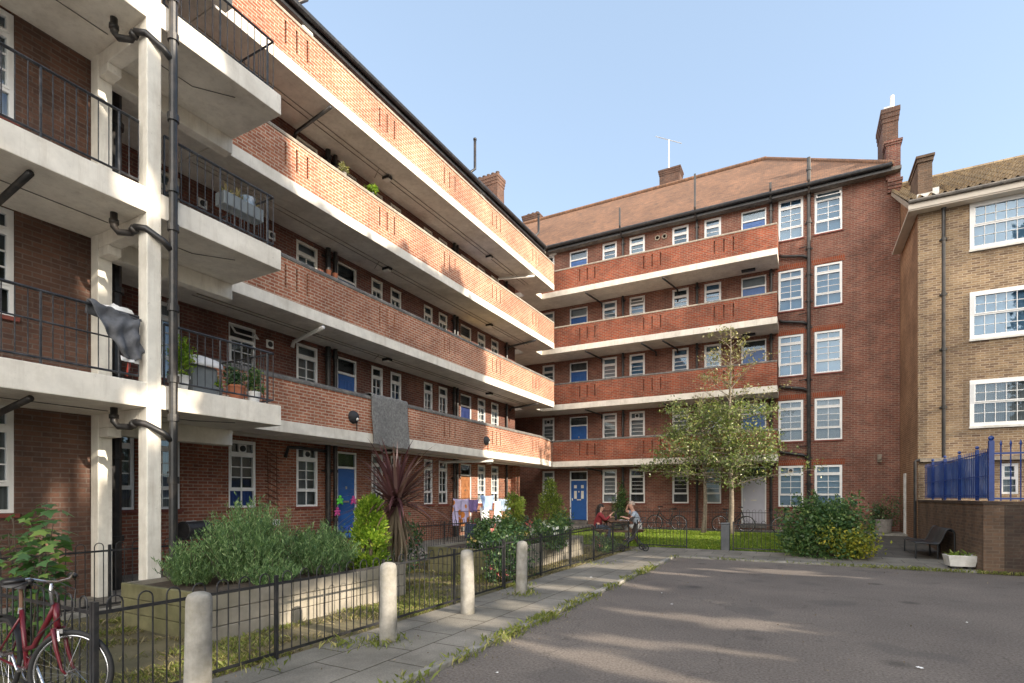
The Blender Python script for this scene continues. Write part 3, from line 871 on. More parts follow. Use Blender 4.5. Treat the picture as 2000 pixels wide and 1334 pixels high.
# ------------------------------------------------ galleries of the left wing
slots_L = [(8.7,), (11.82,), (14.92,), (18.06,), (21.58,)]
def gallery_left(i):
    z = ZG[i]
    y0, y1 = 6.68, 23.57
    if i == 0:
        poly = [(XF + .012, y0), (XF + .012, 22.2), (-10.80, YF - .012), (-10.80, YW - .01), (XW + .01, YW - .01), (XW + .01, y0)]
    else:
        poly = [(XF + .012, y0), (XF + .012, y1), (XW + .01, y1), (XW + .01, y0)]
    s_ = MB(); s_.prism(poly, z, z + .27)
    s_.build('gallery_slab', 'slab_paint', block, bevel=.012)
    zb, zt = z + .272, z + 1.20
    ytop = 22.2 if i == 0 else y1
    ops = []
    for (c,) in slots_L:
        if i == 0 and c < 13: continue
        for k in (-.31, 0, .31):
            if c + k + .03 < ytop: ops.append((c + k - .026, c + k + .026, z + .53, z + 1.06))
    p_ = MB()
    wall_with_openings(p_, lambda u, d, zz: (XF + d, u, zz), y0, ytop, zb, zt, ops, reveal=.085, back=True)
    p_.quad((XF - .22, y0, zb), (XF - .22, ytop, zb), (XF - .22, ytop, zt), (XF - .22, y0, zt))
    p_.quad((XF, y0, zb), (XF - .22, y0, zb), (XF - .22, y0, zt), (XF, y0, zt))
    p_.quad((XF, ytop, zb), (XF, ytop, zt), (XF - .22, ytop, zt), (XF - .22, ytop, zb))
    if i == 0:
        p_.add([(XF, 22.2, zb), (-10.80, YF, zb), (-10.80, YF, zt), (XF, 22.2, zt)], [(0, 1, 2, 3)])
        p_.add([(XF - .22, 22.2, zb), (-11.02, YF, zb), (-11.02, YF, zt), (XF - .22, 22.2, zt)], [(0, 1, 2, 3)])
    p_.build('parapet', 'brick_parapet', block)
    c = MB()
    prof = [(.018, 0), (.018, .05), (-.012, .10), (-.055, .122), (-.18, .122), (-.236, .06), (-.236, 0)]
    def cop(ya, yb):
        for k in range(len(prof)):
            a, b = prof[k], prof[(k + 1) % len(prof)]
            c.quad((XF + a[0], ya, zt + a[1]), (XF + a[0], yb, zt + a[1]), (XF + b[0], yb, zt + b[1]), (XF + b[0], ya, zt + b[1]))
        c.add([(XF + q[0], ya, zt + q[1]) for q in prof], [tuple(range(7))]); c.add([(XF + q[0], yb, zt + q[1]) for q in prof], [tuple(range(7))])
    y = y0
    while y < ytop - .01:
        yb = min(y + 1.35, ytop); cop(y, yb - .008); y = yb
    if i == 0:
        pa, pb = Vector((XF, 22.2, 0)), Vector((-10.80, YF, 0))
        for q0, q1 in zip(prof, prof[1:] + prof[:1]):
            c.quad((pa.x + q0[0], pa.y, zt + q0[1]), (pb.x + q0[0], pb.y, zt + q0[1]), (pb.x + q1[0], pb.y, zt + q1[1]), (pa.x + q1[0], pa.y, zt + q1[1]))
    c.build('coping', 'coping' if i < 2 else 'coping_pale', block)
    # surface conduits and lamps under the soffit
    k = MB()
    for x in (-11.15, -11.32):
        k.tube([(x, y0 + .1, z - .012), (x, 22.3, z - .012)], .011, 5)
    k.tube([(-11.15, 12.3, z - .014), (-11.6, 12.6, z - .014)], .010, 5)
    k.build('conduit', 'soffit_paint' if i == 0 else 'coping_pale', block)
    for y in (12.75, 18.9):
        l = MB(); l.box(-11.36, -11.10, y - .09, y + .09, z - .085, z - .016); l.box(-11.33, -11.13, y - .075, y + .075, z - .13, z - .086, 1)
        l.build('soffit_lamp', ['bike_black', 'lamp_glass'], block, bevel=.006)
for i in range(4): gallery_left(i)

# pipes on the left wall, vents, poles
def vpipe(name, mp, u, z0, z1, r=.055, d=.085, mat='pipe_black', step=1.4):
    q = MB(); q.tube([mp(u, d, z0), mp(u, d, z1)], r, 10)
    z = z0 + .9
    while z < z1 - .2:
        q.tube([mp(u, d, z - .045), mp(u, d, z + .045)], r * 1.32, 10); z += step
        if z < 14.4: bx(q, mp, u - r * 1.9, u + r * 1.9, 0., .03, z - .02, z + .02)
    return q.build(name, mat, block, smooth=False)
for fl in range(4):
    zz = (.1 if fl == 0 else ZG[fl - 1] + .272, ZG[fl] - .002)
    vpipe('downpipe', mapL, 10.98, *zz, r=.075, d=.11); vpipe('downpipe', mapL, 11.26, *zz, r=.06, d=.10)
    vpipe('downpipe', mapL, 17.34, *zz, r=.055); vpipe('downpipe', mapL, 17.55, *zz, r=.05)
    vpipe('downpipe', mapL, 21.55, *zz, r=.05)
vpipe('downpipe', lambda u, d, z: (-10.25 + u * 0, 4.62 + d, z), 0, .05, 14., r=.11, d=.2); vpipe('downpipe', mapL, 4.78, .05, 14, r=.07, d=.1)
q = MB(); q.tube([mapL(10.9, .12, 2.95), mapL(10.0, .12, 2.98), mapL(9.62, .12, 2.96), mapL(9.62, .02, 2.7)], .045, 8); q.build('waste_pipe', 'pipe_black', block, smooth=True)
for (y, z) in ((7.15, 1.05), (9.35, 1.0)):
    v = MB()
    bx(v, mapL, y - .11, y + .11, 0., .015, z - .075, z + .075)
    for k in range(3): bx(v, mapL, y - .08 + k * .06, y - .05 + k * .06, .016, .02, z - .055, z + .055, 1)
    v.build('air_vent', ['white_plastic', 'coping'], block)
for (y, z) in ((9.15, 5.55), (9.2, 8.35), (7.4, 8.3)):
    v = MB(); bx(v, mapL, y - .10, y + .10, 0, .03, z - .10, z + .10)
    k0 = len(v.f); j0 = len(v.v); v.lathe([(.07, 0), (.07, .01)], 12)
    for i in range(j0, len(v.v)):
        x, yy, zz = v.v[i]; v.v[i] = mapL(y + x, .031 + zz, z + yy)
    v.mi = [0] * k0 + [1] * (len(v.f) - k0)
    v.build('air_vent', ['white_plastic', 'pram_dark'], block)
# washing poles slung under the galleries
for (y, z, mt, sk) in ((9.75, ZG[3], 'pipe_black', .12), (9.55, ZG[1], 'pole_white', .25), (21.25, ZG[3], 'pole_white', -.5), (21.6, ZG[2], 'pipe_black', .1), (21.8, ZG[1], 'pipe_black', .1), (17.5, ZG[0], 'pole_white', -.9)):
    q = MB(); q.tube([(XF + .02, y - sk * .3, z - .09), (XW + .12, y + sk, z - .16), (XW + .06, y + sk, z - .30)], .045 if mt == 'pipe_black' else .05, 10)
    q.build('washing_pole', mt, block, smooth=True)
# round bulkhead lights on the lowest parapet
for y in (10.48, 17.26):
    l = MB()
    l.sheet(lambda a, b: (XF + .01 + .15 * math.sin(b * PI / 2) * 1.0, y - .17 * math.cos(a * 2 * PI) * math.cos(b * PI / 2), 3.76 + .17 * math.sin(a * 2 * PI) * math.cos(b * PI / 2)), 18, 6)
    l.ball((XF + .13, y + .02, 3.70), .045, 10, 6, mi=1)
    l.tube([(XF + .03, y + .12, 3.64), (XF + .02, y + .13, 3.42)], .012, 5)
    l.build('bulkhead_light', ['pram_dark', 'lamp_glass'], block, smooth=True)

# ------------------------------------------------ far wing: wall, windows, doors, galleries
right_win = {'w0': (-12.12, -11.42), 'w1': (-8.80, -8.05), 'w2': (-7.42, -6.66), 'w3': (-5.37, -4.62), 'w4': (-3.93, -3.20)}
right_door = {'D': (-10.56, -9.58), 'D2': (-2.36, -1.35)}
ops = []; todo = []; dtodo = []
for fl in range(5):
    up = .14 if fl == 4 else 0
    for nme, u in right_win.items():
        r = (u[0], u[1], 1.36 + ST * fl + up, 3.03 + ST * fl + up); ops.append(r); todo.append((fl, nme, r))
    for nme, u in right_door.items():
        r = (u[0], u[1], .47 + ST * fl + up, 2.99 + ST * fl + up); ops.append(r); dtodo.append((fl, nme, r))
    up = .24 if fl == 4 else 0
    for nme, u in (('W5', (-.88, .07)), ('W6', (.48, 1.48))):
        r = (u[0], u[1], 1.24 + ST * fl + up, 3.0 + ST * fl + up); ops.append(r); todo.append((fl, nme, r))
w = MB()
wall_with_openings(w, mapR, -13.8, 3.42, -.05, 14.62, ops)
w.quad((3.42, YW, -.05), (3.42, 34., -.05), (3.42, 34., 14.6), (3.42, YW, 14.6))
w.build('wall', 'brick_wing', block)
for k, (fl, nme, r) in enumerate(todo):
    wing = nme in ('W5', 'W6')
    cur = RND.choice(['net_grey', 'sky_reflect', 'net_grey', 'net_white', 'room_dark'] if fl >= 2 else ['net_grey', 'net_white', 'room_dark', 'net_grey'])
    if wing: cur = ['net_grey', 'net_grey', 'sky_reflect', 'sky_reflect', 'sky_reflect'][fl]
    if wing and fl == 0: cur = 'sky_reflect'
    window(block, mapR, *r, rows=WING if wing else RW, pane_backing=cur, glass='glass_sky' if fl >= 2 else 'glass', fan=(fl, nme) in ((1, 'w2'), (1, 'w0'), (0, 'W5')),
           vent=(fl, nme) in ((4, 'W6'), (3, 'w2')), sill='sill_red', fw=.06, frame='upvc')
    if wing and fl < 4:
        l = MB(); bx(l, mapR, r[0] - .10, r[1] + .10, -.1, .004, r[3], r[3] + .225); l.build('lintel', 'brick_soldier', block)
    elif wing:
        l = MB()
        for q in range(7): bx(l, mapR, r[0] - .06 + q * .155, r[0] + .03 + q * .155, -.05, .035, r[3] + .04, r[3] + .12)
        l.build('lintel', 'coping', block)
for fl, nme, r in dtodo:
    mt = 'door_grey' if (fl, nme) == (0, 'D2') else 'door_blue'
    door(block, mapR, *r, mt, panels='glazed' if (fl, nme) == (0, 'D') else 'six', step=fl == 0, dark_fan=fl < 3)
slots_R = [-9.02, -5.93, -2.90]
XR0, XR1 = -11.40, -.86
for i in range(4):
    z = ZG[i]
    x0 = -10.79 if i == 0 else XR0
    s_ = MB(); s_.prism([(x0, YF - .012), (XR1, YF - .012), (XR1, YW - .01), (x0, YW - .01)], z, z + .27)
    if i: s_.prism([(-13.75, 23.6), (XR0 - .01, 23.6), (XR0 - .01, YW - .01), (-13.75, YW - .01)], z + .02, z + .27)
    s_.build('gallery_slab', 'slab_paint', block, bevel=.012)
    zb, zt = z + .272, z + 1.23
    mpp = lambda u, d, zz: (u, YF - d, zz)
    ops = [(c + k - .03, c + k + .03, z + .53, z + 1.08) for c in slots_R for k in (-.38, 0, .38)]
    p_ = MB(); wall_with_openings(p_, mpp, x0, XR1 - .012, zb, zt, ops, reveal=.085, back=True)
    p_.quad((x0, YF + .22, zb), (XR1 - .24, YF + .22, zb), (XR1 - .24, YF + .22, zt), (x0, YF + .22, zt))
    p_.quad((XR1 - .012, YF, zb), (XR1 - .012, YW - .02, zb), (XR1 - .012, YW - .02, zt), (XR1 - .012, YF, zt))
    p_.quad((XR1 - .24, YF + .22, zb), (XR1 - .24, YW - .02, zb), (XR1 - .24, YW - .02, zt), (XR1 - .24, YF + .22, zt))
    p_.quad((x0, YF, zb), (x0, YF + .22, zb), (x0, YF + .22, zt), (x0, YF, zt))
    p_.build('parapet', 'brick_rough', block)
    c = MB(); x = x0
    while x < XR1 - .01:
        xb = min(x + 1.4, XR1)
        prof = [(.012, 0), (.012, .035), (-.03, .085), (-.19, .085), (-.232, .035), (-.232, 0)]
        for q0, q1 in zip(prof, prof[1:] + prof[:1]):
            c.quad((x, YF - q0[0], zt + q0[1]), (xb - .008, YF - q0[0], zt + q0[1]), (xb - .008, YF - q1[0], zt + q1[1]), (x, YF - q1[0], zt + q1[1]))
        for xe in (x, xb - .008): c.add([(xe, YF - q_[0], zt + q_[1]) for q_ in prof], [tuple(range(6))])
        x = xb
    c.box(XR1 - .25, XR1 + .002, YF + .235, YW - .02, zt, zt + .08)
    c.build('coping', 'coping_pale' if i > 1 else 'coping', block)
    l = MB(); l.box(-2.3, -1.75, YW - .62, YW - .42, z - .07, z - .003); l.build('soffit_lamp', 'bike_black', block)
    for (xx, sk) in ((-9.1, .3), (-5.45, .35), (-6.4, .3))[:(3 if i == 2 else 2)]:
        q = MB(); q.tube([(xx, YF - .02, z - .09), (xx + sk, YW - .13, z - .17), (xx + sk, YW - .06, z - .34)], .04, 8); q.build('washing_pole', 'pipe_black', block, smooth=True)
for fl in range(5):
    z0 = .2 if fl == 0 else ZG[fl - 1] + .272
    z1 = ZG[fl] - .002 if fl < 4 else 14.5
    for u, r in ((-7.72, .055), (-4.24, .055), (-1.16, .06)):
        vpipe('downpipe', mapR, u, z0, z1, r=r)
vpipe('soil_stack', mapR, .27, .2, 15.9, r=.075, d=.13, step=1.1)
for fl in range(1, 5):
    z = ZG[fl - 1] + .32
    q = MB(); q.tube([mapR(-.82, .11, z + .18), mapR(-.75, .13, z + .12), mapR(0.05, .13, z - .02), mapR(.25, .13, z - .14)], .062, 8)
    q.tube([mapR(-.1, .1, z + .33), mapR(.2, .12, z + .36)], .02, 6)
    q.build('waste_pipe', 'pipe_black', block, smooth=True)
for (x, z) in ((-6.05, 14.02), (-5.72, 14.02)):
    v = MB(); j0 = 0; v.lathe([(.12, 0), (.12, .05), (.075, .051), (.07, -.1)], 14)
    for i in range(len(v.v)):
        a, b, cc = v.v[i]; v.v[i] = mapR(x + a, cc, z + b)
    v.build('air_vent', 'coping_pale', block)
v = MB(); bx(v, mapR, 2.67, 2.81, 0, .16, 3.05, 3.35); v.ball(mapR(2.74, .17, 3.17), .07, 8, 6); v.build('wall_lamp', 'coping_pale', block)
v = MB(); bx(v, mapR, -11.7, -11.3, 0, .09, 14.35, 14.47); v.build('wall_lamp', 'white_plastic', block)
v = MB(); bx(v, mapR, -2.2, -1.8, 0, .09, 14.42, 14.52); v.build('wall_lamp', 'lamp_glass', block)

# ------------------------------------------------ roofs, gutters, chimneys
r = MB()
e0, e1 = 25.42, 30.0
r.add([(-19, e0, 14.62), (3.15, e0, 14.62), (-1.56, e1, 18.72), (-19, e1, 18.72)], [(0, 1, 2, 3)])
r.add([(3.15, e0, 14.62), (3.15, 34.6, 14.62), (-1.56, e1, 18.72)], [(0, 1, 2)])
r.add([(-19, 34.6, 14.62), (3.15, 34.6, 14.62), (-1.56, e1, 18.72), (-19, e1, 18.72)], [(0, 1, 2, 3)])
r.add([(-11.58, -4, 14.42), (-11.58, 30, 14.42), (-16.1, 30, 18.4), (-16.1, -4, 18.4)], [(0, 1, 2, 3)])
r.add([(-20.6, -4, 14.42), (-20.6, 30, 14.42), (-16.1, 30, 18.4), (-16.1, -4, 18.4)], [(0, 1, 2, 3)])
roof = r.build('roof', 'tile_red', block)
r = MB(); r.tube([(-16.1, -4, 18.45), (-16.1, 30, 18.45)], .12, 8); r.tube([(-18.9, 30, 18.76), (-1.56, 30, 18.76)], .11, 8); r.tube([(-1.56, 30, 18.75), (3.12, 25.46, 14.68)], .085, 8)
r.build('ridge_tiles', 'tile_red', roof)
s_ = MB(); s_.box(-11.95, -11.60, -4, 25.2, 14.20, 14.30); s_.box(-13.7, 3.42, 25.52, 25.89, 14.42, 14.55); s_.build('eaves_soffit', 'coping', block)
g = MB()
g.tube([(-11.50, -4, 14.40), (-11.50, 25.0, 14.40)], .085, 10); g.box(-11.60, -11.585, -4, 25.1, 14.20, 14.43)
g.tube([(-12.0, 25.40, 14.60), (3.1, 25.40, 14.60)], .085, 10); g.box(-11.6, 3.1, 25.49, 25.505, 14.40, 14.62)
g.build('gutter', 'iron_black', block, smooth=False)
for (y, h) in ((9.9, 1.1), (18.2, 1.15), (24.1, .9)):
    q = MB(); q.tube([(-11.75, y - .35, 14.30), (-11.55, y - .2, 14.55), (-11.48, y, 14.75), (-11.48, y, 14.75 + h)], .055, 8); q.tube([(-11.48, y, 14.75 + h), (-11.48, y, 14.82 + h)], .07, 8)
    q.build('vent_pipe', 'pipe_black', block, smooth=True)
for (y, z) in ((9.9, 13.95), (18.85, 13.9)):
    v = MB(); v.box(XW, XW + .35, y, y + .35, z, z + .22); v.build('flue_terminal', 'white_plastic', block, bevel=.03)
for (x, h) in ((-7.72, .85), (-4.24, 1.5), (.27, .1), (-1.16, .25)):
    q = MB(); q.tube([(x, 25.55, 14.3), (x, 25.30, 14.75), (x, 25.30, 14.75 + h)], .045, 8); q.build('vent_pipe', 'pipe_black', block)
def chimney(x0, x1, y0, y1, z0, z1, pots, capz=.45, mat='brick_red'):
    c = MB(); c.box(x0, x1, y0, y1, z0, z1 - capz)
    for k in range(3):
        e = .022 * (k + 1); c.box(x0 - e, x1 + e, y0 - e, y1 + e, z1 - capz + k * capz / 3 + .002, z1 - capz + (k + 1) * capz / 3)
    o = c.build('chimney', mat, roof)
    p_ = MB()
    for (px, py, h, rr) in pots: p_.lathe([(rr, 0), (rr * .85, h * .8), (rr * 1.05, h * .85), (rr, h)], 10, (px, py, z1))
    if pots: p_.build('chimney_pot', 'pot_chimney', roof)
chimney(-15.86, -14.3, 24.9, 25.65, 14.5, 18.95, [(-15.6 + k * .28, 25.25, .3, .11) for k in range(5)], .5, 'brick_sooty')
chimney(-7.0, -5.9, 30.4, 31.2, 17.5, 19.9, [(-6.7 + k * .28, 30.8, .2, .11) for k in range(3)], .3, 'brick_sooty')
chimney(-15.7, -14.6, 30.6, 31.3, 17.5, 19.6, [(-15.4 + k * .3, 30.9, .2, .11) for k in range(3)], .3, 'brick_sooty')
chimney(2.90, 3.42, 26.35, 27.95, 14.3, 17.35, [], .55, 'brick_sooty')
q = MB(); q.tube([(3.25, 26.6, 17.35), (3.25, 26.6, 17.98)], .075, 10); q.box(2.95, 3.15, 26.4, 26.9, 17.352, 17.48); q.build('chimney_pot', 'white_stone', roof)
p_ = MB(); p_.box(2.95, 3.425, 25.78, 26.34, 14.2, 15.45)
for k in range(3): p_.box(2.95 - .03 * k, 3.43 + .03 * k, 25.78 - .03 * k, 26.345, 15.45 + .09 * k + .002, 15.54 + .09 * k)
for k in range(4): p_.box(3.0, 3.43 + .02 * k, 25.80 - .035 * k, 25.92, 13.7 + .12 * k, 13.82 + .12 * k - .002)
p_.build('gable_kneeler', 'brick_shade', block)
f = MB(); f.box(2.2, 2.94, 25.60, 26.0, 14.66, 14.80); f.build('flashing', 'lead', roof)
a = MB(); a.tube([(-6.55, 30.75, 19.8), (-6.55, 30.75, 21.7)], .035, 6); a.tube([(-7.2, 30.5, 21.95), (-5.9, 31.0, 21.45)], .022, 5)
for k, hh in ((0, .26), (.07, .22), (.3, .12), (.5, .11), (.7, .10), (.9, .09)):
    x = -7.2 + 1.3 * k; y = 30.5 + .5 * k; z = 21.95 - .5 * k
    a.tube([(x, y - hh, z - hh * .5), (x, y + hh, z + hh * .5)], .010, 4)
a.build('aerial', 'aerial', roof)
# interior backing so that nothing shines through
b_ = MB(); b_.box(-19.5, -12.6, -4, 22.2, 0.02, 14.15); b_.box(-19.4, -13.95, 22.3, 33.9, 0.03, 14.1); b_.box(-11.57, -9.95, -4, 4.35, 14.40, 14.5); b_.box(-12.5, 3.2, 26.5, 34., .02, 14.3); b_.build('inner_wall', 'room_dark', block)

# ================================================================== yellow brick house on the right
house = thing('brick_house', 'yellow stock brick building with white-framed windows and a pantiled roof on the right', 'building')
HX, HY = 3.43, 22.3
hw = []
for z0, z1 in ((9.62, 11.12), (6.74, 8.26), (3.93, 5.42)):
    hw.append((4.78, 6.85, z0, z1)); hw.append((8.9, 10.9, z0, z1))
gd = (6.35, 7.25, .6, 2.81); gw = (5.55, 5.98, 1.75, 2.72)
w = MB(); wall_with_openings(w, mapY, HX, 13., -.05, 11.22, hw + [gd, gw]); w.build('wall', 'brick_yellow', house)
w = MB()
sd = (24.55, 25.0, .22, 2.55)
wall_with_openings(w, lambda u, d, z: (HX - d, u, z), HY, 31., -.05, 11.2, [sd])
w.quad((13., HY, 0), (13., 31., 0), (13., 31., 11.2), (13., HY, 11.2)); w.quad((HX, 31., 0), (13., 31., 0), (13., 31., 11.2), (HX, 31., 11.2))
w.build('wall', 'brick_side', house)
b_ = MB(); b_.box(3.9, 12.6, 23.0, 30.6, .02, 11.0); b_.build('inner_wall', 'room_dark', house)
for k, r in enumerate(hw):
    window(house, mapY, *r, rows=((.5, 7, 2), (.5, 7, 2)), pane_backing=['sky_reflect_pale', 'net_white', 'sky_reflect_pale', 'net_white', 'net_grey', 'net_grey'][k], glass='glass_sky' if k < 4 else 'glass', sill=None, fw=.11, dout=.02)
    s_ = MB(); bx(s_, mapY, r[0] - .02, r[1] + .02, -.08, .07, r[2] - .07, r[2] - .003); s_.build('sill', 'white_stone', house)
window(house, mapY, *gw, rows=((.5, 1, 2), (.5, 1, 2)), pane_backing='net_grey', sill=None, fw=.06)
door(house, mapY, *gd[:2], .6, 2.81, 'door_blue', step=False)
side = lambda u, d, z: (HX - d, u, z)
f = MB()
bx(f, side, 24.56, 24.66, -.1, .03, .22, 2.54); bx(f, side, 24.89, 24.99, -.1, .03, .22, 2.54); bx(f, side, 24.66, 24.89, -.1, .03, 2.44, 2.54); bx(f, side, 24.66, 24.89, -.09, -.04, .22, 2.44)
f.build('door', 'white_stone', house)
# eaves: soffit box along the front and the overhanging verge over the side
e = MB(); e.box(3.12, 13.2, 21.93, 22.29, 11.12, 11.16); e.box(3.12, 13.2, 21.90, 21.93, 11.16, 11.34); e.box(3.12, 3.42, 22.30, 25.6, 11.13, 11.17)
e.build('eaves', 'soffit_paint', house)
e = MB(); e.add([(HX + .004, 22.31, 11.21), (HX + .004, 26.9, 11.21), (HX + .004, 26.9, 14.27), (HX + .004, 22.31, 11.60)], [(0, 1, 2, 3)]); e.build('gable', 'brick_side', house)
e = MB(); e.add([(3.125, 21.93, 11.19), (3.44, 21.93, 11.19), (3.44, 26.9, 14.22), (3.125, 26.9, 14.22), (3.125, 21.93, 11.40), (3.125, 26.9, 14.36)], [(0, 1, 2, 3), (0, 3, 5, 4)]); e.build('bargeboard', 'coping_pale', house)
g = MB(); g.tube([(3.12, 21.86, 11.40), (13.2, 21.86, 11.40)], .065, 8); g.build('gutter', 'coping', house)
# pantiles: rolled columns, lapped courses
ry0, rz0, ry1, rz1 = 21.88, 11.42, 26.9, 14.35
ncol, nrow = 34, 15
def pant(a, b):
    col = a * ncol * 8
    ph = (a * ncol) % 1.
    hh = .06 * math.sin(ph * 2 * PI) + .02 * math.sin(ph * 4 * PI)
    rr = b * nrow
    lap = .04 * (1 - (rr % 1.)) if b < 1 else 0
    n = Vector((0, -(rz1 - rz0), ry1 - ry0)).normalized()
    q = Vector((3.12 + a * 10.03, ry0 + (ry1 - ry0) * b, rz0 + (rz1 - rz0) * b)) + n * (hh + lap)
    return q
r = MB()
nu = ncol * 8
vs = []; fs = []
rows = []
for j in range(nrow):
    for e_ in (j + .001, j + .999): rows.append(e_ / nrow)
for b in rows:
    for i in range(nu + 1): vs.append(pant(i / nu, b))
for j in range(len(rows) - 1):
    for i in range(nu):
        o = j * (nu + 1) + i; fs.append((o, o + 1, o + nu + 2, o + nu + 1))
r.add(vs, fs)
r.add([(3.05, ry1, rz1 - .02), (13.15, ry1, rz1 - .02), (13.15, 31.9, 11.4), (3.05, 31.9, 11.4)], [(0, 1, 2, 3)])
hroof = r.build('roof', 'tile_yellow', house)
r = MB(); r.tube([(3.05, ry1, rz1 + .04), (13.15, ry1, rz1 + .04)], .13, 8); r.build('ridge_tiles', 'tile_yellow', hroof)
c = MB(); c.box(3.44, 3.83, 22.35, 23.75, 11.0, 12.85); c.box(3.41, 3.86, 22.31, 23.79, 12.852, 12.98); c.box(3.38, 3.89, 22.27, 23.83, 12.982, 13.06); c.build('chimney', 'brick_boundary', hroof)
c = MB(); c.box(3.40, 3.95, 22.22, 22.34, 11.45, 11.75); c.box(3.832, 4.0, 22.3, 23.75, 11.6, 11.9); c.build('flashing', 'white_stone', hroof)
q = MB(); q.tube([(4.10, 22.20, 1.0), (4.10, 22.20, 11.1)], .052, 10)
q.lathe([(.06, 0), (.085, .12), (.085, .2)], 10, (4.10, 22.20, 11.05))
for z in (2.7, 4.6, 6.5, 8.3, 10.1):
    q.tube([(4.10, 22.20, z - .05), (4.10, 22.20, z + .05)], .07, 10); q.box(4.0, 4.2, 22.2, 22.299, z - .02, z + .02)
q.build('downpipe', 'pipe_black', house)
q = MB(); q.tube([(3.33, 22.12, .15), (3.33, 22.12, 2.82), (3.36, 22.14, 2.87), (4.0, 22.16, 2.87)], .045, 8); q.build('downpipe', 'pipe_black', house)
q = MB(); q.box(3.46, 12.9, 22.10, 22.295, 2.82, 2.94); q.build('string_course', 'coping_pale', house)

# ================================================================== boundary wall and blue railing
bw = MB()
bw.box(3.44, 3.78, 14.96, 22.28, -.1, 1.49)
bw.build
wallb = bw.build('boundary_wall', 'brick_boundary'); tag(wallb, 'weathered stock brick boundary wall carrying the blue railing, behind the black bench', 'wall')
b = MB(); b.box(3.782, 9.5, 14.96, 15.28, -.1, 1.485); b.build('return_wall', 'brick_black', wallb)
b = MB(); b.box(3.42, 3.80, 14.94, 22.28, 1.492, 1.56); b.box(3.802, 9.5, 14.94, 15.30, 1.49, 1.555); b.build('coping', 'brick_black', wallb)
rl = thing('railing', 'blue steel railing backed with blue sheeting on top of the boundary wall', 'railing', (3.60, 15.10, 1.57))
ys = [0, 1.05, 2.65, 4.25, 5.85]
for k, y in enumerate(ys):
    p_ = MB(); s = .045 if k == 0 else .03; hh = 1.30 if k == 0 else 1.18
    p_.box(-s, s, y - s, y + s, 0, hh); p_.ball((0, y, hh + .05), .055 if k == 0 else .04, 8, 6); p_.build('post', 'railing_blue', rl)
p_ = MB()
for z in (.12, .55, 1.06): p_.tube([(-.02, .04, z), (-.02, 6.9, z)], .013, 6)
for k in range(44):
    y = .12 + k * .155
    p_.tube([(-.035, y, .04), (-.035, y, 1.14)], .0075, 5)
p_.build('bars', 'railing_blue', rl)
p_ = MB()
p_.sheet(lambda a, b: (.03 + .008 * math.sin(a * 60), .06 + a * 6.8, .06 + b * (.98 + .02 * math.sin(a * 20))), 60, 2)
p_.build('sheeting', 'sheet_blue', rl)
p_ = MB()
for z in (.05, 1.02): p_.box(.05, 5.8, -.012, .012, z - .02, z + .02)
for k in range(1, 36):
    x = k * .16
    p_.tube([(x, 0, 0), (x, 0, 1.18)], .012, 6); p_.tube([(x, 0, 1.18), (x, 0, 1.22), (x, 0, 1.31)], [.012, .026, .002], 6)
p_.build('spiked_panel', 'railing_blue', rl)

# ================================================================== ground
def ground(name, x0, x1, y0, y1, dz, mat, nx=None, ny=None, uvrot=False):
    nx = nx or max(1, int((x1 - x0) / 1.)); ny = ny or max(1, int((y1 - y0) / .6))
    g = MB(); g.sheet(lambda a, b: (x0 + (x1 - x0) * a, y0 + (y1 - y0) * b, gz(0, y0 + (y1 - y0) * b) + dz), nx, ny)
    return structure(g.build(name, mat, uvrot=uvrot))
g = MB(); g.sheet(lambda a, b: (-420 + 840 * a, -420 + 840 * b, -.06), 8, 8); structure(g.build('ground', 'asphalt'))
ground('yard', -3.02, 3.45, -14, 15.02, 0., 'asphalt', 7, 30)
ground('yard_side', 3.45, 40, -14, 14.96, .0, 'asphalt', 8, 6)
ground('footpath', -4.62, -3.14, 2.0, 17.25, .030, 'paving', 3, 30, uvrot=True)
ground('footpath', -14., -3.14, -14, 1.99, .026, 'paving', 6, 12, uvrot=True)
ground('rear_path', -3.13, 3.44, 15.14, 17.25, .030, 'paving', 8, 8)
ground('side_yard', 1.45, 3.44, 17.26, 25.9, .012, 'paving_dark', 3, 14)
ground('garden_soil', -8.62, -4.63, 2.0, 17.25, .012, 'garden_earth', 6, 26)
ground('walkway_floor', -12., -8.63, -4, 25.9, .085, 'paving_pale', 6, 40)
ground('lawn_ground', -8.62, 1.44, 17.26, 23.2, .018, 'lawn_base', 12, 12)
ground('door_path', -8.62, 1.44, 23.21, 25.9, .03, 'paving_pale', 10, 6)
k = MB()
k.box(-3.135, -3.025, -14, 15.13, -.02, .047); k.box(-3.02, 3.44, 15.025, 15.135, -.02, .045)
structure(k.build('kerb', 'concrete', bevel=.012))
k = MB(); k.box(-8.67, -8.61, -4, 17.25, -.05, .092); structure(k.build('edging', 'concrete', bevel=.01))
k = MB()
k.sheet(lambda a, b: (1.46 + 1.97 * a, 24.3 + .12 * b, gz(0, 24.3) + .085), 2, 1); k.box(1.45, 3.43, 24.3, 25.88, .1, gz(0, 24.3) + .08)
structure(k.build('plinth', 'concrete'))

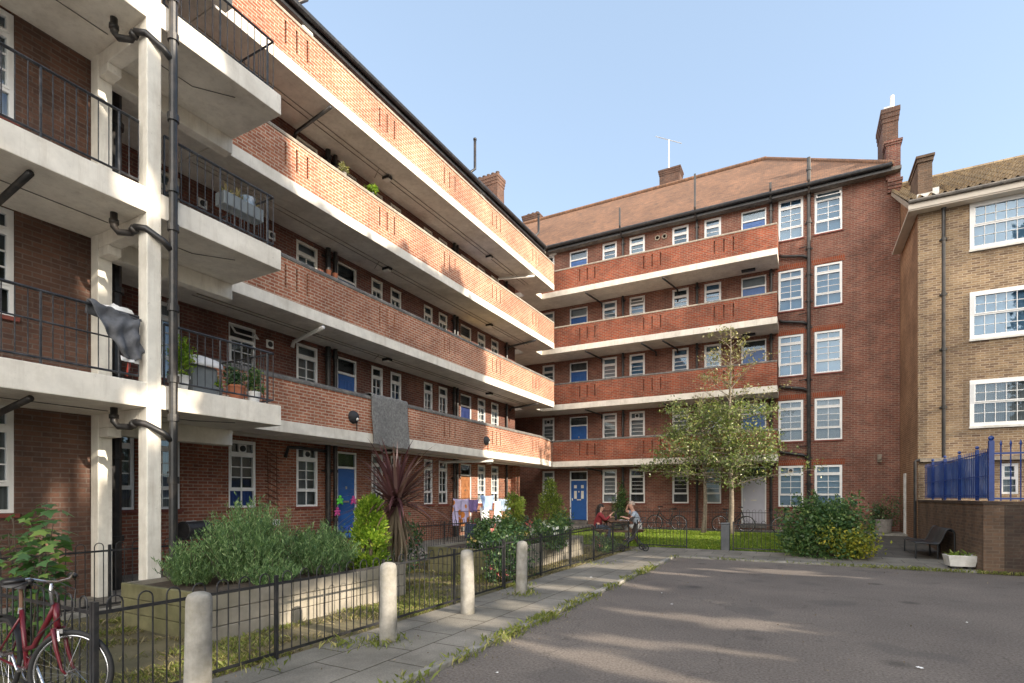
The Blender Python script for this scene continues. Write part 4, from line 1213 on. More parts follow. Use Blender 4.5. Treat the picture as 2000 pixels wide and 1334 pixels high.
# ================================================================== bow-top fences
def fence(name, label, p0, p1, top=.92, bar=.106, post_every=1.75, z0=0., mat='iron_black', skip_end=False):
    a, b = Vector((p0[0], p0[1], 0)), Vector((p1[0], p1[1], 0))
    ln = (b - a).length
    t = thing(name, label, 'fence', (a.x, a.y, gz(0, a.y) + z0), math.atan2(b.y - a.y, b.x - a.x), 'black bow-top fences around the garden and the lawn')
    dz = gz(0, b.y) - gz(0, a.y)
    np_ = max(1, int(round(ln / post_every)))
    rail = top - .115
    for k in range(np_ + 1):
        x = ln * k / np_
        zz = dz * k / np_
        p_ = MB(); p_.box(x - .016, x + .016, -.016, .016, zz - .05, zz + top - .03); p_.build('post', mat, t)
    for k in range(np_):
        xa, xb = ln * k / np_ + .022, ln * (k + 1) / np_ - .022
        q = MB(); za = dz * k / np_
        q.box(xa, xb, -.004, .004, za + rail - .014, za + rail + .014); q.box(xa, xb, -.004, .004, za + .075, za + .105)
        n = max(2, int(round((xb - xa) / bar)) // 2 * 2)
        st_ = (xb - xa) / n
        for j in range(n // 2):
            x = xa + st_ * (2 * j + .5); x2 = x + st_
            r = st_ / 2
            pts = [(x, 0, za + .075), (x, 0, za + top - r)] + [(x + r - r * math.cos(u), 0, za + top - r + r * math.sin(u)) for u in (PI * .17, PI * .33, PI * .5, PI * .67, PI * .83)] + [(x2, 0, za + top - r), (x2, 0, za + .075)]
            q.tube(pts, .0066, 5, cap=False)
        q.build('panel', mat, t)
    return t
fence('fence', 'black bow-top fence running along the paved footpath between the concrete bollards', (-4.62, 2.05), (-4.62, 8.30), top=.90)
fence('fence', 'black bow-top fence continuing past the last bollard beside the rose bed', (-4.72, 8.42), (-4.72, 16.40), top=.93)
fence('fence', 'short black bow-top fence behind the red bicycle in the near left corner', (-4.66, 2.05), (-8.45, 2.05), top=.90)
fence('fence', 'black bow-top fence behind the raised beds, beside the ground-floor doors', (-8.62, 2.2), (-8.62, 9.4), top=.96, z0=.05)
fence('fence', 'black bow-top fence in front of the laundry, farther along the ground-floor walkway', (-8.62, 10.4), (-8.62, 17.2), top=.96, z0=.05)
fence('fence', 'black bow-top fence of the lawn left of the gateway with the grey post', (-4.70, 17.33), (-3.15, 17.33), top=.92)
fence('fence', 'black bow-top fence of the lawn between the grey gatepost and the big shrub', (-1.80, 17.33), (-.15, 17.33), top=.92)
fence('fence', 'black bow-top fence at the back of the lawn in front of the bicycles', (-8.2, 23.25), (1.0, 23.25), top=.95)
gp = MB(); gp.box(-.12, .12, -.11, .11, 0, .80); gp.box(-.13, .13, -.12, .12, .802, .86)
o = gp.build('gatepost', 'lead', bevel=.02); o.location = (-2.02, 17.33, .02); tag(o, 'squat dark grey gatepost standing in the lawn fence below the trees', 'post')

# bollards
for k, (x, y, lab) in enumerate(((-4.10, 2.50, 'round-topped concrete bollard nearest the red bicycle, cut by the bottom edge'), (-4.09, 4.66, 'concrete bollard between the golden conifer and the paving, second along the path'),
                                 (-4.10, 6.31, 'concrete bollard third along the path, weeds at its foot and open fence either side'), (-4.12, 7.98, 'concrete bollard farthest along the path, beside the climbing roses'))):
    m_ = MB()
    rr = .095
    m_.lathe([(rr * 1.04, -.05), (rr * 1.03, .05), (rr * .99, .5), (rr * .96, .80), (rr * .93, .845), (rr * .8, .872), (rr * .45, .888), (.005, .892)], 22, (0, 0, 0))
    for i, v in enumerate(m_.v):
        n = math.sin(v[2] * 9 + k) * .003 + math.sin(math.atan2(v[1], v[0]) * 3 + k * 2) * .003 + math.sin(v[2] * 31 + v[0] * 60 + k) * .0015
        m_.v[i] = (v[0] * (1 + n * 6), v[1] * (1 + n * 6), v[2])
    o = m_.build('bollard', 'concrete', smooth=True); o.location = (x, y, .03); tag(o, lab, 'bollard', 'concrete bollards along the footpath')
    o.rotation_euler = (((k % 2) - .4) * .02, -.012 * k + .012, k * .7)

# raised beds (concrete planks)
def raised_bed(label, x0, x1, y0, y1, h, rows):
    t = thing('raised_bed', label, 'planter', (x0, y0, gz(0, y0)), 0, 'raised concrete beds inside the fence')
    w, d = x1 - x0, y1 - y0
    hh = h / rows
    f_ = MB()
    for r_ in range(rows):
        n = 3
        for k in range(n):
            f_.box(w - .06, w - .003 * ((r_ + k) % 2), d * k / n + .006, d * (k + 1) / n - .006, hh * r_ + .004, hh * (r_ + 1) - .004)
    f_.build('front_wall', 'concrete_bed', t, bevel=.008)
    f_ = MB()
    for r_ in range(rows): f_.box(.0, w - .065, 0, .06, hh * r_ + .004, hh * (r_ + 1) - .004)
    f_.build('end_wall', 'concrete_moss', t, bevel=.008)
    f_ = MB()
    for r_ in range(rows):
        f_.box(0, .06, .07, d - .07, hh * r_ + .004, hh * (r_ + 1) - .004); f_.box(.0, w - .065, d - .06, d, hh * r_ + .004, hh * (r_ + 1) - .004)
    f_.build('back_wall', 'concrete_bed', t)
    f_ = MB(); f_.sheet(lambda a, b: (.065 + (w - .14) * a, .065 + (d - .14) * b, h - .07 + .03 * math.sin(a * 9 + b * 5)), 10, 14); f_.build('soil', 'soil', t)
    return t
raised_bed('concrete raised bed full of rosemary, nearest the camera with a mossy end', -7.66, -5.80, 3.68, 7.05, .56, 3)
raised_bed('concrete raised bed farther along the path, under roses and dwarf conifers', -7.3, -5.45, 9.6, 14.4, .56, 3)

# bench of perforated sheet, planter trough
bn = thing('bench', 'black perforated metal bench with a rolled-over back, against the boundary wall', 'bench', (2.62, 17.30, .03))
prof = [(.0, 0), (.0, .38), (.02, .425), (.07, .44), (.25, .425), (.42, .405), (.48, .42), (.53, .50), (.585, .66), (.63, .765), (.69, .815), (.745, .80), (.785, .74), (.80, .65), (.80, 0)]
def smooth_poly(P, it=2):
    for _ in range(it):
        Q = [P[0]]
        for a, b in zip(P, P[1:]):
            Q.append((a[0] * .75 + b[0] * .25, a[1] * .75 + b[1] * .25)); Q.append((a[0] * .25 + b[0] * .75, a[1] * .25 + b[1] * .75))
        Q.append(P[-1]); P = Q
    return P
pp = smooth_poly(prof)
for y in (.02, 1.73):
    q = MB(); q.tube([(x, y, z) for x, z in pp], .020, 8); q.build('leg_frame', 'bench_metal', bn, smooth=True)
q = MB(); q.tube([(.44, .875, .40), (.44, .875, .0)], .022, 8); q.tube([(.46, .03, .40), (.46, .03, 0)], .018, 8); q.build('leg', 'bench_metal', bn)
sp = [q_ for q_ in pp if q_[1] > .40 and not (q_[0] > .79)]
q = MB(); n = len(sp)
q.add([(x, y, z) for y in (.03, 1.72) for x, z in sp], [(i, i + 1, n + i + 1, n + i) for i in range(n - 1)])
q.build('seat', 'bench_metal', bn, smooth=True, solid=.006)

tr = thing('planter_trough', 'old white sink used as a planter at the corner of the boundary wall', 'planter', (2.92, 15.36, .035), .12)
q = MB()
w2, d2, h2, t2 = .56, .40, .30, .05
def ringz(x0, x1, y0, y1, z): return [(x0, y0, z), (x1, y0, z), (x1, y1, z), (x0, y1, z)]
vs = ringz(.05, w2 - .05, .04, d2 - .04, .05) + ringz(0, w2, 0, d2, h2) + ringz(t2, w2 - t2, t2, d2 - t2, h2) + ringz(t2 + .02, w2 - t2 - .02, t2 + .02, d2 - t2 - .02, h2 - .12)
fs = [(3, 2, 1, 0)] + [(4 * k + i, 4 * k + (i + 1) % 4, 4 * k + 4 + (i + 1) % 4, 4 * k + 4 + i) for k in range(3) for i in range(4)] + [(12, 13, 14, 15)]
q.add(vs, fs); q.build('basin', 'white_stone', tr, bevel=.012)
q = MB(); q.box(.1, .18, .06, .34, 0, .05); q.box(w2 - .18, w2 - .1, .06, .34, 0, .05); q.build('foot', 'pram_dark', tr)
q = MB(); q.quad((t2 + .01, t2 + .01, h2 - .06), (w2 - t2 - .01, t2 + .01, h2 - .06), (w2 - t2 - .01, d2 - t2 - .01, h2 - .06), (t2 + .01, d2 - t2 - .01, h2 - .06)); q.build('soil', 'soil', tr)
pts = np.stack([NR.uniform(.08, .48, 60), NR.uniform(.08, .32, 60), np.full(60, h2 - .06)], 1)
blades('plant', pts, .13, .012, 'blade_green', tr, .9)

# ================================================================== planting
def bush(name, label, cat, loc, parts, group=None, stem=None):
    t = thing(name, label, cat, loc, 0, group)
    for pn, pts, size, mat, kw in parts:
        leaves(pn, pts, size, mat, t, **kw)
    if stem: stem(t)
    return t

def blob(n, rx, ry, z0, z1, rng, lump=.35, hollow=.35, k=9):
    """points through an uneven rounded volume made of overlapping clumps"""
    cs = []
    for _ in range(k):
        a = rng.uniform(0, 2 * PI); r = math.sqrt(rng.uniform(0, 1)) * .72
        cs.append((rx * r * math.cos(a), ry * r * math.sin(a), rng.uniform(z0 + (z1 - z0) * .15, z0 + (z1 - z0) * (.86 - .35 * r)), rng.uniform(.28, .55)))
    out = []
    m = n // k
    for (x, y, z, s) in cs:
        d = rng.normal(size=(m, 3)); d /= np.linalg.norm(d, axis=1, keepdims=True)
        rr = (rng.uniform(hollow, 1, (m, 1))) ** .6 * (1 + rng.normal(size=(m, 1)) * lump * .4)
        q = d * rr * np.array([rx * s * 1.25, ry * s * 1.25, (z1 - z0) * s * .75]) + np.array([x, y, z])
        q[:, 2] = np.maximum(q[:, 2], z0 + rng.uniform(0, .06, m))
        out.append(q)
    return np.concatenate(out)

def rosemary(label, loc, r, h, n, seed):
    rng = np.random.default_rng(seed)
    t = thing('rosemary_bush', label, 'shrub', loc, 0, 'rosemary in the near raised bed')
    stems = MB(); P = []; T = []
    for s in range(n):
        a = rng.uniform(0, 2 * PI); q = math.sqrt(rng.uniform(0, 1))
        bx_, by_ = r * q * .62 * math.cos(a), r * q * .62 * math.sin(a)
        hh = h * (1 - .48 * q * q) * rng.uniform(.62, 1.08)
        lx, ly = bx_ * .75 + rng.normal() * .07, by_ * .75 + rng.normal() * .07
        m = int(26 * hh / .8) + 8
        u = np.linspace(.12, 1, m)
        pts = np.stack([bx_ + lx * u ** 1.5, by_ + ly * u ** 1.5, hh * u], 1)
        if s % 9 == 0: stems.tube([(bx_, by_, 0), (bx_ + lx * .35, by_ + ly * .35, hh * .5), (bx_ + lx * .9, by_ + ly * .9, hh * .93)], [.008, .005, .003], 4)
        for _ in range(2):
            P.append(pts + rng.normal(size=pts.shape) * .008)
            d = rng.normal(size=pts.shape); d[:, 2] = np.abs(d[:, 2]) * .3 + 1.5
            T.append(d)
    P = np.concatenate(P); T = np.concatenate(T)
    leaves('foliage', P, .055, 'leaf_rosemary', t, aspect=.20, tdir=T, tjit=.2, seed=seed)
    stems.build('stem', 'bark_dark', t)
    return t
rosemary('tall bushy rosemary at the centre of the near raised bed', (-6.75, 4.85, .47), .58, 1.14, 500, 21)
rosemary('lower rosemary beside the golden conifer in the near raised bed', (-6.40, 5.80, .47), .52, .76, 330, 22)
rosemary('small rosemary spilling over the mossy left end of the near raised bed', (-7.15, 4.28, .47), .34, .62, 170, 23)
rosemary('low rosemary at the front plank of the near raised bed', (-6.15, 4.75, .47), .36, .40, 130, 24)

def conifer(label, loc, r, h, n, seed, mat, lean=(0, 0), tips=3):
    rng = np.random.default_rng(seed)
    t = thing('dwarf_conifer', label, 'shrub', loc, 0, 'dwarf conifers in the raised beds')
    P = []; T = []
    lumps = []
    for k in range(46):
        z = rng.uniform(.03, .95); a = rng.uniform(0, 2 * PI)
        rad = r * (1 - z) ** .55 * (1.0 if z > .15 else .8)
        lumps.append((rad * .72 * math.cos(a) + lean[0] * z, rad * .72 * math.sin(a) + lean[1] * z, h * z, r * rng.uniform(.26, .42), a))
    lumps.append((lean[0], lean[1], h * .93, r * .28, 0))
    m = n // len(lumps)
    for (x, y, z, s, a) in lumps:
        d = rng.normal(size=(m, 3)); d[:, 2] += .5; d /= np.linalg.norm(d, axis=1, keepdims=True)
        P.append(np.array([x, y, z]) + d * s * rng.uniform(.3, 1, (m, 1)) * np.array([1, 1, 1.25]))
        o = d + np.array([math.cos(a) * .7, math.sin(a) * .7, .9]); T.append(o)
    P = np.concatenate(P); T = np.concatenate(T); P[:, 2] = np.maximum(P[:, 2], .01)
    leaves('foliage', P, .062, mat, t, aspect=.42, tdir=T * 1.2, tjit=.55, seed=seed)
    q = MB(); q.tube([(0, 0, -.03), (lean[0] * .5, lean[1] * .5, h * .5), (lean[0] * .9, lean[1] * .9, h * .85)], [.035, .025, .008], 7); q.build('trunk', 'bark_dark', t)
    return t
conifer('bright golden-green dwarf conifer at the far end of the near raised bed', (-6.18, 6.62, .47), .36, 1.17, 5600, 31, 'leaf_golden')
conifer('rounded brownish dwarf conifer left of the dark stair recess', (-6.10, 11.45, .45), .40, 1.22, 3800, 32, 'leaf_conifer')
conifer('leaning dwarf conifer with a pointed tip left of the glazed blue door', (-5.72, 12.75, .45), .52, 1.60, 4600, 33, 'leaf_conifer', lean=(-.05, .12))

# cordyline: fountain of purple sword leaves over a skirt of dead ones
def cordyline(loc):
    rng = np.random.default_rng(41)
    t = thing('cordyline', 'purple-leaved cordyline palm with a spiky head and a skirt of dead leaves', 'plant', loc)
    q = MB(); q.tube([(0, 0, 0), (.02, .01, .7), (.0, .0, 1.45)], [.06, .05, .045], 9); q.build('trunk', 'bark_dark', t)
    def strap(n, l0, l1, e0, e1, zb, mat, name, w, droop):
        V = []; tint = []
        for k in range(n):
            az = rng.uniform(0, 2 * PI); el = math.radians(rng.uniform(e0, e1)); ln = rng.uniform(l0, l1)
            base = np.array([.03 * math.cos(az), .03 * math.sin(az), zb + rng.uniform(-.12, .12)])
            side = np.array([-math.sin(az), math.cos(az), 0]); tn = rng.uniform(0, 1)
            prev = base; m = 6; dr = droop * rng.uniform(.4, 1.4)
            for i in range(m):
                u0, u1 = i / m, (i + 1) / m
                def pt(u):
                    e = el - dr * u * u
                    return base + ln * u * np.array([math.cos(az) * math.cos(e), math.sin(az) * math.cos(e), math.sin(e)])
                def wd(u): return w * (.5 + 1.0 * min(1, u * 4)) * (1 - u ** 2.2) * .5 + .0012
                a, b = pt(u0), pt(u1)
                V += [a - side * wd(u0), a + side * wd(u0), b + side * wd(u1), b - side * wd(u1)]; tint.append(tn)
        rawquads(name, np.array(V), np.array(tint), mat, t)
    strap(175, .80, 1.28, -20, 86, 1.52, 'leaf_cordyline', 'leaves', .040, .22)
    strap(90, .6, 1.15, -86, -50, 1.40, 'leaf_dead', 'dead_leaves', .034, .25)
cordyline((-6.35, 7.45, .02))

def flowers(pts, t, mat, size=.07, seed=5, name='flowers'):
    P = np.repeat(np.asarray(pts), 7, axis=0) + np.random.default_rng(seed).normal(size=(len(pts) * 7, 3)) * size * .25
    leaves(name, P, size, mat, t, aspect=.9, seed=seed)

def leafy(name, label, cat, loc, rx, ry, h, n, size, mat, seed, group=None, fl=None, z0=.0, stems=5, k=9):
    rng = np.random.default_rng(seed)
    t = thing(name, label, cat, loc, 0, group)
    P = blob(n, rx, ry, z0, h, rng, k=k)
    leaves('foliage', P, size, mat, t, aspect=.55, nbias=(0, 0, .8), seed=seed)
    q = MB()
    for s in range(stems):
        i = rng.integers(len(P)); p = P[i]
        q.tube([(p[0] * .15, p[1] * .15, -.02), (p[0] * .5, p[1] * .5, p[2] * .55), tuple(p)], [.012, .009, .003], 5)
    q.build('stem', 'bark_dark', t)
    for f in (fl or []):
        sel = P[rng.choice(len(P), f[1], replace=False)] * np.array([1.03, 1.03, 1.03])
        flowers(sel, t, f[0], f[2] if len(f) > 2 else .06, seed + 3)
    return t
leafy('rose_bush', 'climbing roses with a few red and pink blooms on the fence by the farthest bollard', 'rose bush', (-4.98, 9.0, .02), .42, .75, 1.12, 2600, .07, 'leaf_rose', 51, 'roses and flowers along the fence', [('petal_pink', 9, .075)], k=12)
leafy('rose_bush', 'rose bush with peach and cream blooms in front of the brownish conifer', 'rose bush', (-5.85, 10.3, .35), .60, .75, .95, 3000, .075, 'leaf_shrub', 52, 'roses and flowers along the fence', [('petal_orange', 12, .08), ('petal_white', 6, .07)], k=12)
leafy('lily_clump', 'clump of tall plants with white flowers below the leaning conifer', 'flowering plant', (-5.5, 12.1, .40), .42, .6, 1.0, 2200, .075, 'leaf_shrub', 53, 'roses and flowers along the fence', [('petal_white', 9, .09)])
leafy('rose_bush', 'leggy rose bush with pale pink blooms behind the second and third bollards', 'rose bush', (-7.6, 8.9, .0), .55, .85, 1.25, 1700, .075, 'leaf_rose', 54, 'roses and flowers along the fence', [('petal_pink', 7, .09)], k=10)
leafy('flower_clump', 'low leafy plants with pink flowers at the end of the path fence', 'flowering plant', (-5.2, 15.55, .0), .38, .65, .62, 1800, .07, 'leaf_shrub', 55, 'roses and flowers along the fence', [('petal_pink', 7, .08)])
leafy('hydrangea', 'leafy green bush in front of the glazed blue door', 'shrub', (-6.9, 16.2, .0), .65, .8, 1.15, 2600, .085, 'leaf_rose', 56)
leafy('garden_shrub', 'small dark green shrub beside the black downpipes, behind the rosemary', 'shrub', (-7.35, 6.35, .40), .28, .30, .78, 1300, .075, 'leaf_shrub', 57)
leafy('flower_clump', 'slender flowering stems by the end pier of the left wing', 'flowering plant', (-8.1, 15.6, .0), .42, .6, 1.75, 900, .07, 'leaf_rose', 58, 'roses and flowers along the fence', [('petal_pink', 8, .07)], k=8)
leafy('climber', 'green climber on the brick between two ground-floor windows behind the seated man', 'climbing plant', (-7.78, 25.45, .2), .36, .24, 2.2, 2200, .085, 'leaf_shrub', 59, None, None, 0, 4, 12)
leafy('potted_shrub', 'dark shrub growing in the grey tub by the white side door', 'shrub', (2.78, 25.0, .5), .55, .40, 1.25, 1300, .08, 'leaf_rose', 60, None, None, .05, 5, 10)

# big shrub on the right
rng = np.random.default_rng(61)
sh = thing('shrub', 'big rounded green shrub with yellow patches at the right end of the lawn fence', 'shrub', (.55, 16.72, .03))
P = np.concatenate([blob(8200, 1.0, .68, .0, 1.45, rng, k=16), blob(2600, .58, .48, .7, 1.66, rng, k=9)])
Y = blob(1500, .85, .55, .0, 1.05, rng, k=9) + np.array([.40, -.30, .05])
leaves('yellow_foliage', Y, .08, 'leaf_yellow', sh, aspect=.6, nbias=(0, -.4, .7), seed=63)
q = MB()
for k in range(14):
    i = rng.integers(len(P)); p = P[i]; q.tube([(p[0] * .1, p[1] * .1, -.02), (p[0] * .5, p[1] * .5, p[2] * .5), tuple(p)], [.02, .014, .004], 5)
q.build('stem', 'bark_dark', sh)
sp = []
for k in range(16):
    a = rng.uniform(0, 2 * PI); bx0 = np.array([math.cos(a) * .5, math.sin(a) * .35, 1.2]); tp = bx0 + np.array([math.cos(a) * .35, math.sin(a) * .2, rng.uniform(.35, .65)])
    u = rng.uniform(0, 1, (26, 1)); sp.append(bx0 + (tp - bx0) * u + rng.normal(size=(26, 3)) * .035)
leaves('foliage', np.concatenate([P] + sp), .095, 'leaf_shrub', sh, aspect=.55, nbias=(0, 0, .7), seed=62)

# trees on the lawn
def tree(label, loc, height, trunk_r, dense, upper, seed, sway):
    """dense=(z0,z1,radius,branches,leaves per branch), upper the same but thin"""
    rng = np.random.default_rng(seed)
    t = thing('tree', label, 'tree', loc, 0, 'young trees on the lawn')
    tr = MB()
    zs = np.linspace(0, height, 14)
    path = [(sway * math.sin(z * 1.1) * (1 if z < 3 else .5), sway * .6 * math.cos(z * .9 + 1), z) for z in zs]
    path[0] = (path[0][0], path[0][1], -.08)
    tr.tube(path, [trunk_r * (1.35 if i == 0 else 1) * (1 - .93 * (i / 13) ** .9) + .006 for i in range(14)], 9)
    def on(z):
        i = min(12, int(z / height * 13)); f = z / height * 13 - i
        return np.array(path[i]) * (1 - f) + np.array(path[i + 1]) * f
    br = MB(); LP = []; LP2 = []
    for (z0, z1, rad, nb, nl, thin) in (dense + (False,), upper + (True,)):
        for k in range(nb):
            z = z0 + (z1 - z0) * (k + rng.uniform(0, 1)) / nb
            az = k * 2.4 + rng.uniform(-.5, .5)
            f = (z - z0) / (z1 - z0)
            ln = rad * ((1 - .55 * f) if not thin else (1 - .75 * f)) * rng.uniform(.6, 1.08)
            rise = rng.uniform(.0, .5) if not thin else rng.uniform(.35, .95)
            b0 = on(z)
            pts = []
            bend = rng.normal() * .25
            for u in (0, .25, .5, .75, 1):
                a2 = az + bend * u
                pts.append(b0 + np.array([math.cos(a2) * ln * u, math.sin(a2) * ln * u, ln * rise * u - .12 * ln * u * u]))
            br.tube([tuple(q) for q in pts], [.026, .019, .013, .008, .003] if not thin else [.018, .013, .009, .006, .003], 5)
            tips = []
            for s in range(5 if not thin else 3):
                u = rng.uniform(.35, 1); i = min(3, int(u * 4)); p = pts[i] + (pts[i + 1] - pts[i]) * (u * 4 - i)
                d = rng.normal(size=3); d[2] = abs(d[2]) * .5; d /= np.linalg.norm(d); e = p + d * ln * rng.uniform(.18, .36)
                br.tube([tuple(p), tuple((p + e) / 2 + rng.normal(size=3) * .02), tuple(e)], [.008, .006, .002], 4)
                tips.append((p, e))
            tips.append((pts[2], pts[4]))
            per = max(2, nl // len(tips))
            for (p, e) in tips:
                u = rng.beta(2.2, 1.2, (per, 1))
                q = p + (e - p) * u + rng.normal(size=(per, 3)) * (.13 if not thin else .07)
                (LP2 if thin else LP).append(q)
    tk = tr.build('trunk', 'bark', t, smooth=True)
    br.build('limbs', 'bark', tk)
    leaves('crown', np.concatenate(LP), .105, 'leaf_tree', t, aspect=.5, nbias=(0, 0, .5), seed=seed)
    leaves('crown', np.concatenate(LP2), .095, 'leaf_tree_dry', t, aspect=.5, seed=seed + 1)
    return t
tree('taller young tree with a bare twiggy leader and pale bark, nearer the grey door', (-2.40, 22.05, .17), 8.0, .105, (1.9, 4.9, 3.2, 44, 128), (4.4, 7.7, 1.9, 34, 36), 71, .05)
tree('shorter young tree with a dense dark crown, left of the twiggy one', (-3.42, 22.25, .17), 5.6, .085, (2.0, 4.8, 3.0, 44, 165), (4.3, 5.4, .9, 10, 22), 72, .09)

# sycamore sapling in the near left corner: big lobed leaves
def maple_leaf(V, F, tint, uvs, o, t, n, s, tn):
    b = np.cross(n, t); b /= np.linalg.norm(b) + 1e-9
    shape = [(0, 0), (-.18, .05), (-.42, .02), (-.36, .22), (-.52, .42), (-.24, .46), (-.16, .62), (0, 1.0), (.16, .62), (.24, .46), (.52, .42), (.36, .22), (.42, .02), (.18, .05)]
    k = len(V)
    for x, y in shape: V.append(o + b * x * s + t * y * s - n * (x * x * .25 + y * y * .12) * s)
    F.append(tuple(range(k, k + len(shape)))); tint.append((tn, len(shape)))
def sapling(label, loc, h, r, n, seed):
    rng = np.random.default_rng(seed)
    t = thing('sycamore_sapling', label, 'sapling', loc)
    V = []; F = []; tint = []
    st = MB()
    for s in range(9):
        a = rng.uniform(0, 2 * PI); hh = h * rng.uniform(.62, 1.03); dx, dy = math.cos(a) * r * .8, math.sin(a) * r * .55
        pts = [np.array([dx * .15, dy * .15, 0]), np.array([dx * .5, dy * .5, hh * .5]), np.array([dx * .85, dy * .85, hh])]
        st.tube([tuple(p) for p in pts], [.012, .008, .004], 6)
        for k in range(n // 9):
            u = .12 + .88 * (k + .5) / (n // 9)
            p = pts[0] * (1 - u) ** 2 + pts[1] * 2 * u * (1 - u) + pts[2] * u * u
            for sg in (0, PI):
                az = k * PI / 2 + sg + rng.uniform(-.4, .4)
                d = np.array([math.cos(az), math.sin(az), rng.uniform(.05, .5)]); pl = rng.uniform(.06, .14)
                e = p + d * pl
                st.tube([tuple(p), tuple(e)], .003, 4, cap=False)
                nn = np.array([rng.normal() * .3, rng.normal() * .3 - .25, 1.]); tt = np.array([math.cos(az), math.sin(az), -.35 + rng.normal() * .15])
                nn -= tt * nn.dot(tt) / tt.dot(tt); nn /= np.linalg.norm(nn); tt /= np.linalg.norm(tt)
                maple_leaf(V, F, tint, None, e, tt, nn, rng.uniform(.09, .17), rng.uniform(0, 1))
    st.build('stem', 'bark_dark', t)
    me = bpy.data.meshes.new('foliage'); me.from_pydata([tuple(v) for v in V], [], F)
    uv = me.uv_layers.new(name='UVMap'); arr = np.concatenate([np.full((c, 2), tn) for tn, c in tint]).astype(np.float32); uv.data.foreach_set('uv', arr.ravel())
    me.materials.append(MATS['leaf_maple']); o = bpy.data.objects.new('foliage', me); COL.objects.link(o); o.parent = t
sapling('young sycamore with broad lobed leaves pushing through the fence behind the red bicycle saddle', (-6.5, 2.32, 0.), 1.72, .42, 135, 81)

# ------------------------------------------------------------------ grass
rng = np.random.default_rng(91)
def scatter(n, x0, x1, y0, y1, dz, clump=None, keep=None):
    P = np.stack([rng.uniform(x0, x1, n), rng.uniform(y0, y1, n), np.zeros(n)], 1)
    if clump:
        f = np.sin(P[:, 0] * 3.1 + np.sin(P[:, 1] * 1.7) * 2) + np.sin(P[:, 1] * 2.3 + P[:, 0] * 1.3) + .8 * np.sin(P[:, 0] * 7.7 - P[:, 1] * 5.1)
        P = P[f + rng.normal(size=n) * .5 > clump]
    if keep is not None: P = P[keep(P)]
    P[:, 2] = np.array([gz(0, y) for y in P[:, 1]]) + dz
    return P
def not_bed(P):
    b1 = (P[:, 0] > -7.70) & (P[:, 0] < -5.77) & (P[:, 1] > 3.62) & (P[:, 1] < 7.1)
    b2 = (P[:, 0] > -7.35) & (P[:, 0] < -5.42) & (P[:, 1] > 9.5) & (P[:, 1] < 14.5)
    return ~(b1 | b2)
o = blades('garden_grass', scatter(60000, -8.5, -4.66, 2.1, 9.5, .01, .35, not_bed), .05, .006, 'blade_weed', None, .5, 92); tag(o, 'patchy short grass growing inside the path fence', 'grass', kind='stuff')
o = blades('dry_grass', scatter(60000, -8.5, -4.66, 2.1, 16.8, .01, -.6, not_bed), .045, .006, 'blade_dry', None, .8, 93); tag(o, 'dry straw-coloured grass inside the path fence', 'grass', kind='stuff')
o = blades('lawn_grass', scatter(60000, -8.5, 1.4, 17.3, 23.2, .015), .065, .016, 'blade_lawn', None, .5, 94); tag(o, 'bright green lawn grass under the two young trees', 'grass', kind='stuff')
E_ = []
for k in range(34):
    y = 2.4 + 12.6 * rng.uniform() ** 1.0
    big = rng.uniform() < .35
    m = rng.integers(18, 60) if big else rng.integers(4, 18)
    E_.append(np.stack([-3.05 + rng.normal(size=m) * .055, y + rng.normal(size=m) * (.12 if big else .06), np.full(m, .01)], 1))
for y, m in ((3.7, 90), (4.6, 120), (5.35, 150), (5.75, 130), (6.3, 160), (6.65, 190), (7.4, 120), (8.3, 150), (9.4, 100), (11.5, 160), (12.3, 140)):
    E_.append(np.stack([-3.04 + rng.normal(size=m) * .07, y + rng.normal(size=m) * .16, np.full(m, .01)], 1))
for k in range(34):
    x = rng.uniform(-3, 3.3); m = rng.integers(6, 30)
    E_.append(np.stack([x + rng.normal(size=m) * .2, 15.02 + rng.normal(size=m) * .04, np.full(m, .01)], 1))
for x, m in ((1.5, 120), (2.2, 150), (2.8, 110), (3.6, 160), (4.1, 140)):
    E_.append(np.stack([x + rng.normal(size=m) * .25, 14.93 + rng.normal(size=m) * .05, np.full(m, .01)], 1))
for (x, y, m, s) in ((-4.08, 4.62, 130, .13), (-4.4, 4.3, 90, .12), (-4.05, 7.95, 120, .13), (-4.5, 8.6, 110, .14), (-4.55, 3.4, 60, .12), (-4.5, 12.5, 60, .3), (-4.55, 15.9, 60, .3)):
    E_.append(np.stack([x + rng.normal(size=m) * s, y + rng.normal(size=m) * s, np.full(m, .03)], 1))
W = np.concatenate(E_)
o = blades('kerb_weeds', W, .060, .006, 'blade_weed', None, .45, 95, .8); tag(o, 'grass weeds sprouting along the kerb and around the bollards', 'weeds', kind='stuff')
# pale litter specks and dead leaves
K_ = np.stack([-2.95 + np.abs(rng.normal(size=700)) * .22, rng.uniform(2.5, 15, 700), np.full(700, .006)], 1)
o = leaves('grit', K_, .016, 'leaf_dead', None, .8, nbias=(0, 0, 5), seed=97); tag(o, 'grit and crumbs gathered in the yard along the kerb', 'grit', kind='stuff')
P = np.concatenate([scatter(150, -2.9, 3.3, 3.2, 14.8, .006), scatter(60, -4.5, -3.2, 2.5, 15, .04), scatter(260, -8.4, -4.7, 2.1, 12, .03, None, not_bed)])
o = leaves('fallen_leaves', P, .034, 'leaf_dead', None, .6, nbias=(0, 0, 5), seed=96); tag(o, 'small fallen leaves scattered over path, yard and garden', 'leaves', kind='stuff')
P = np.array([(-2.5, 4.35, .012), (-1.75, 8.4, .012), (1.0, 6.4, .012), (-2.1, 9.3, .012), (.4, 5.1, .012), (-3.7, 10.2, .05), (1.9, 9.0, .012), (-1.2, 4.6, .012), (2.5, 12.2, .012), (-.2, 8.9, .012)])[:7]
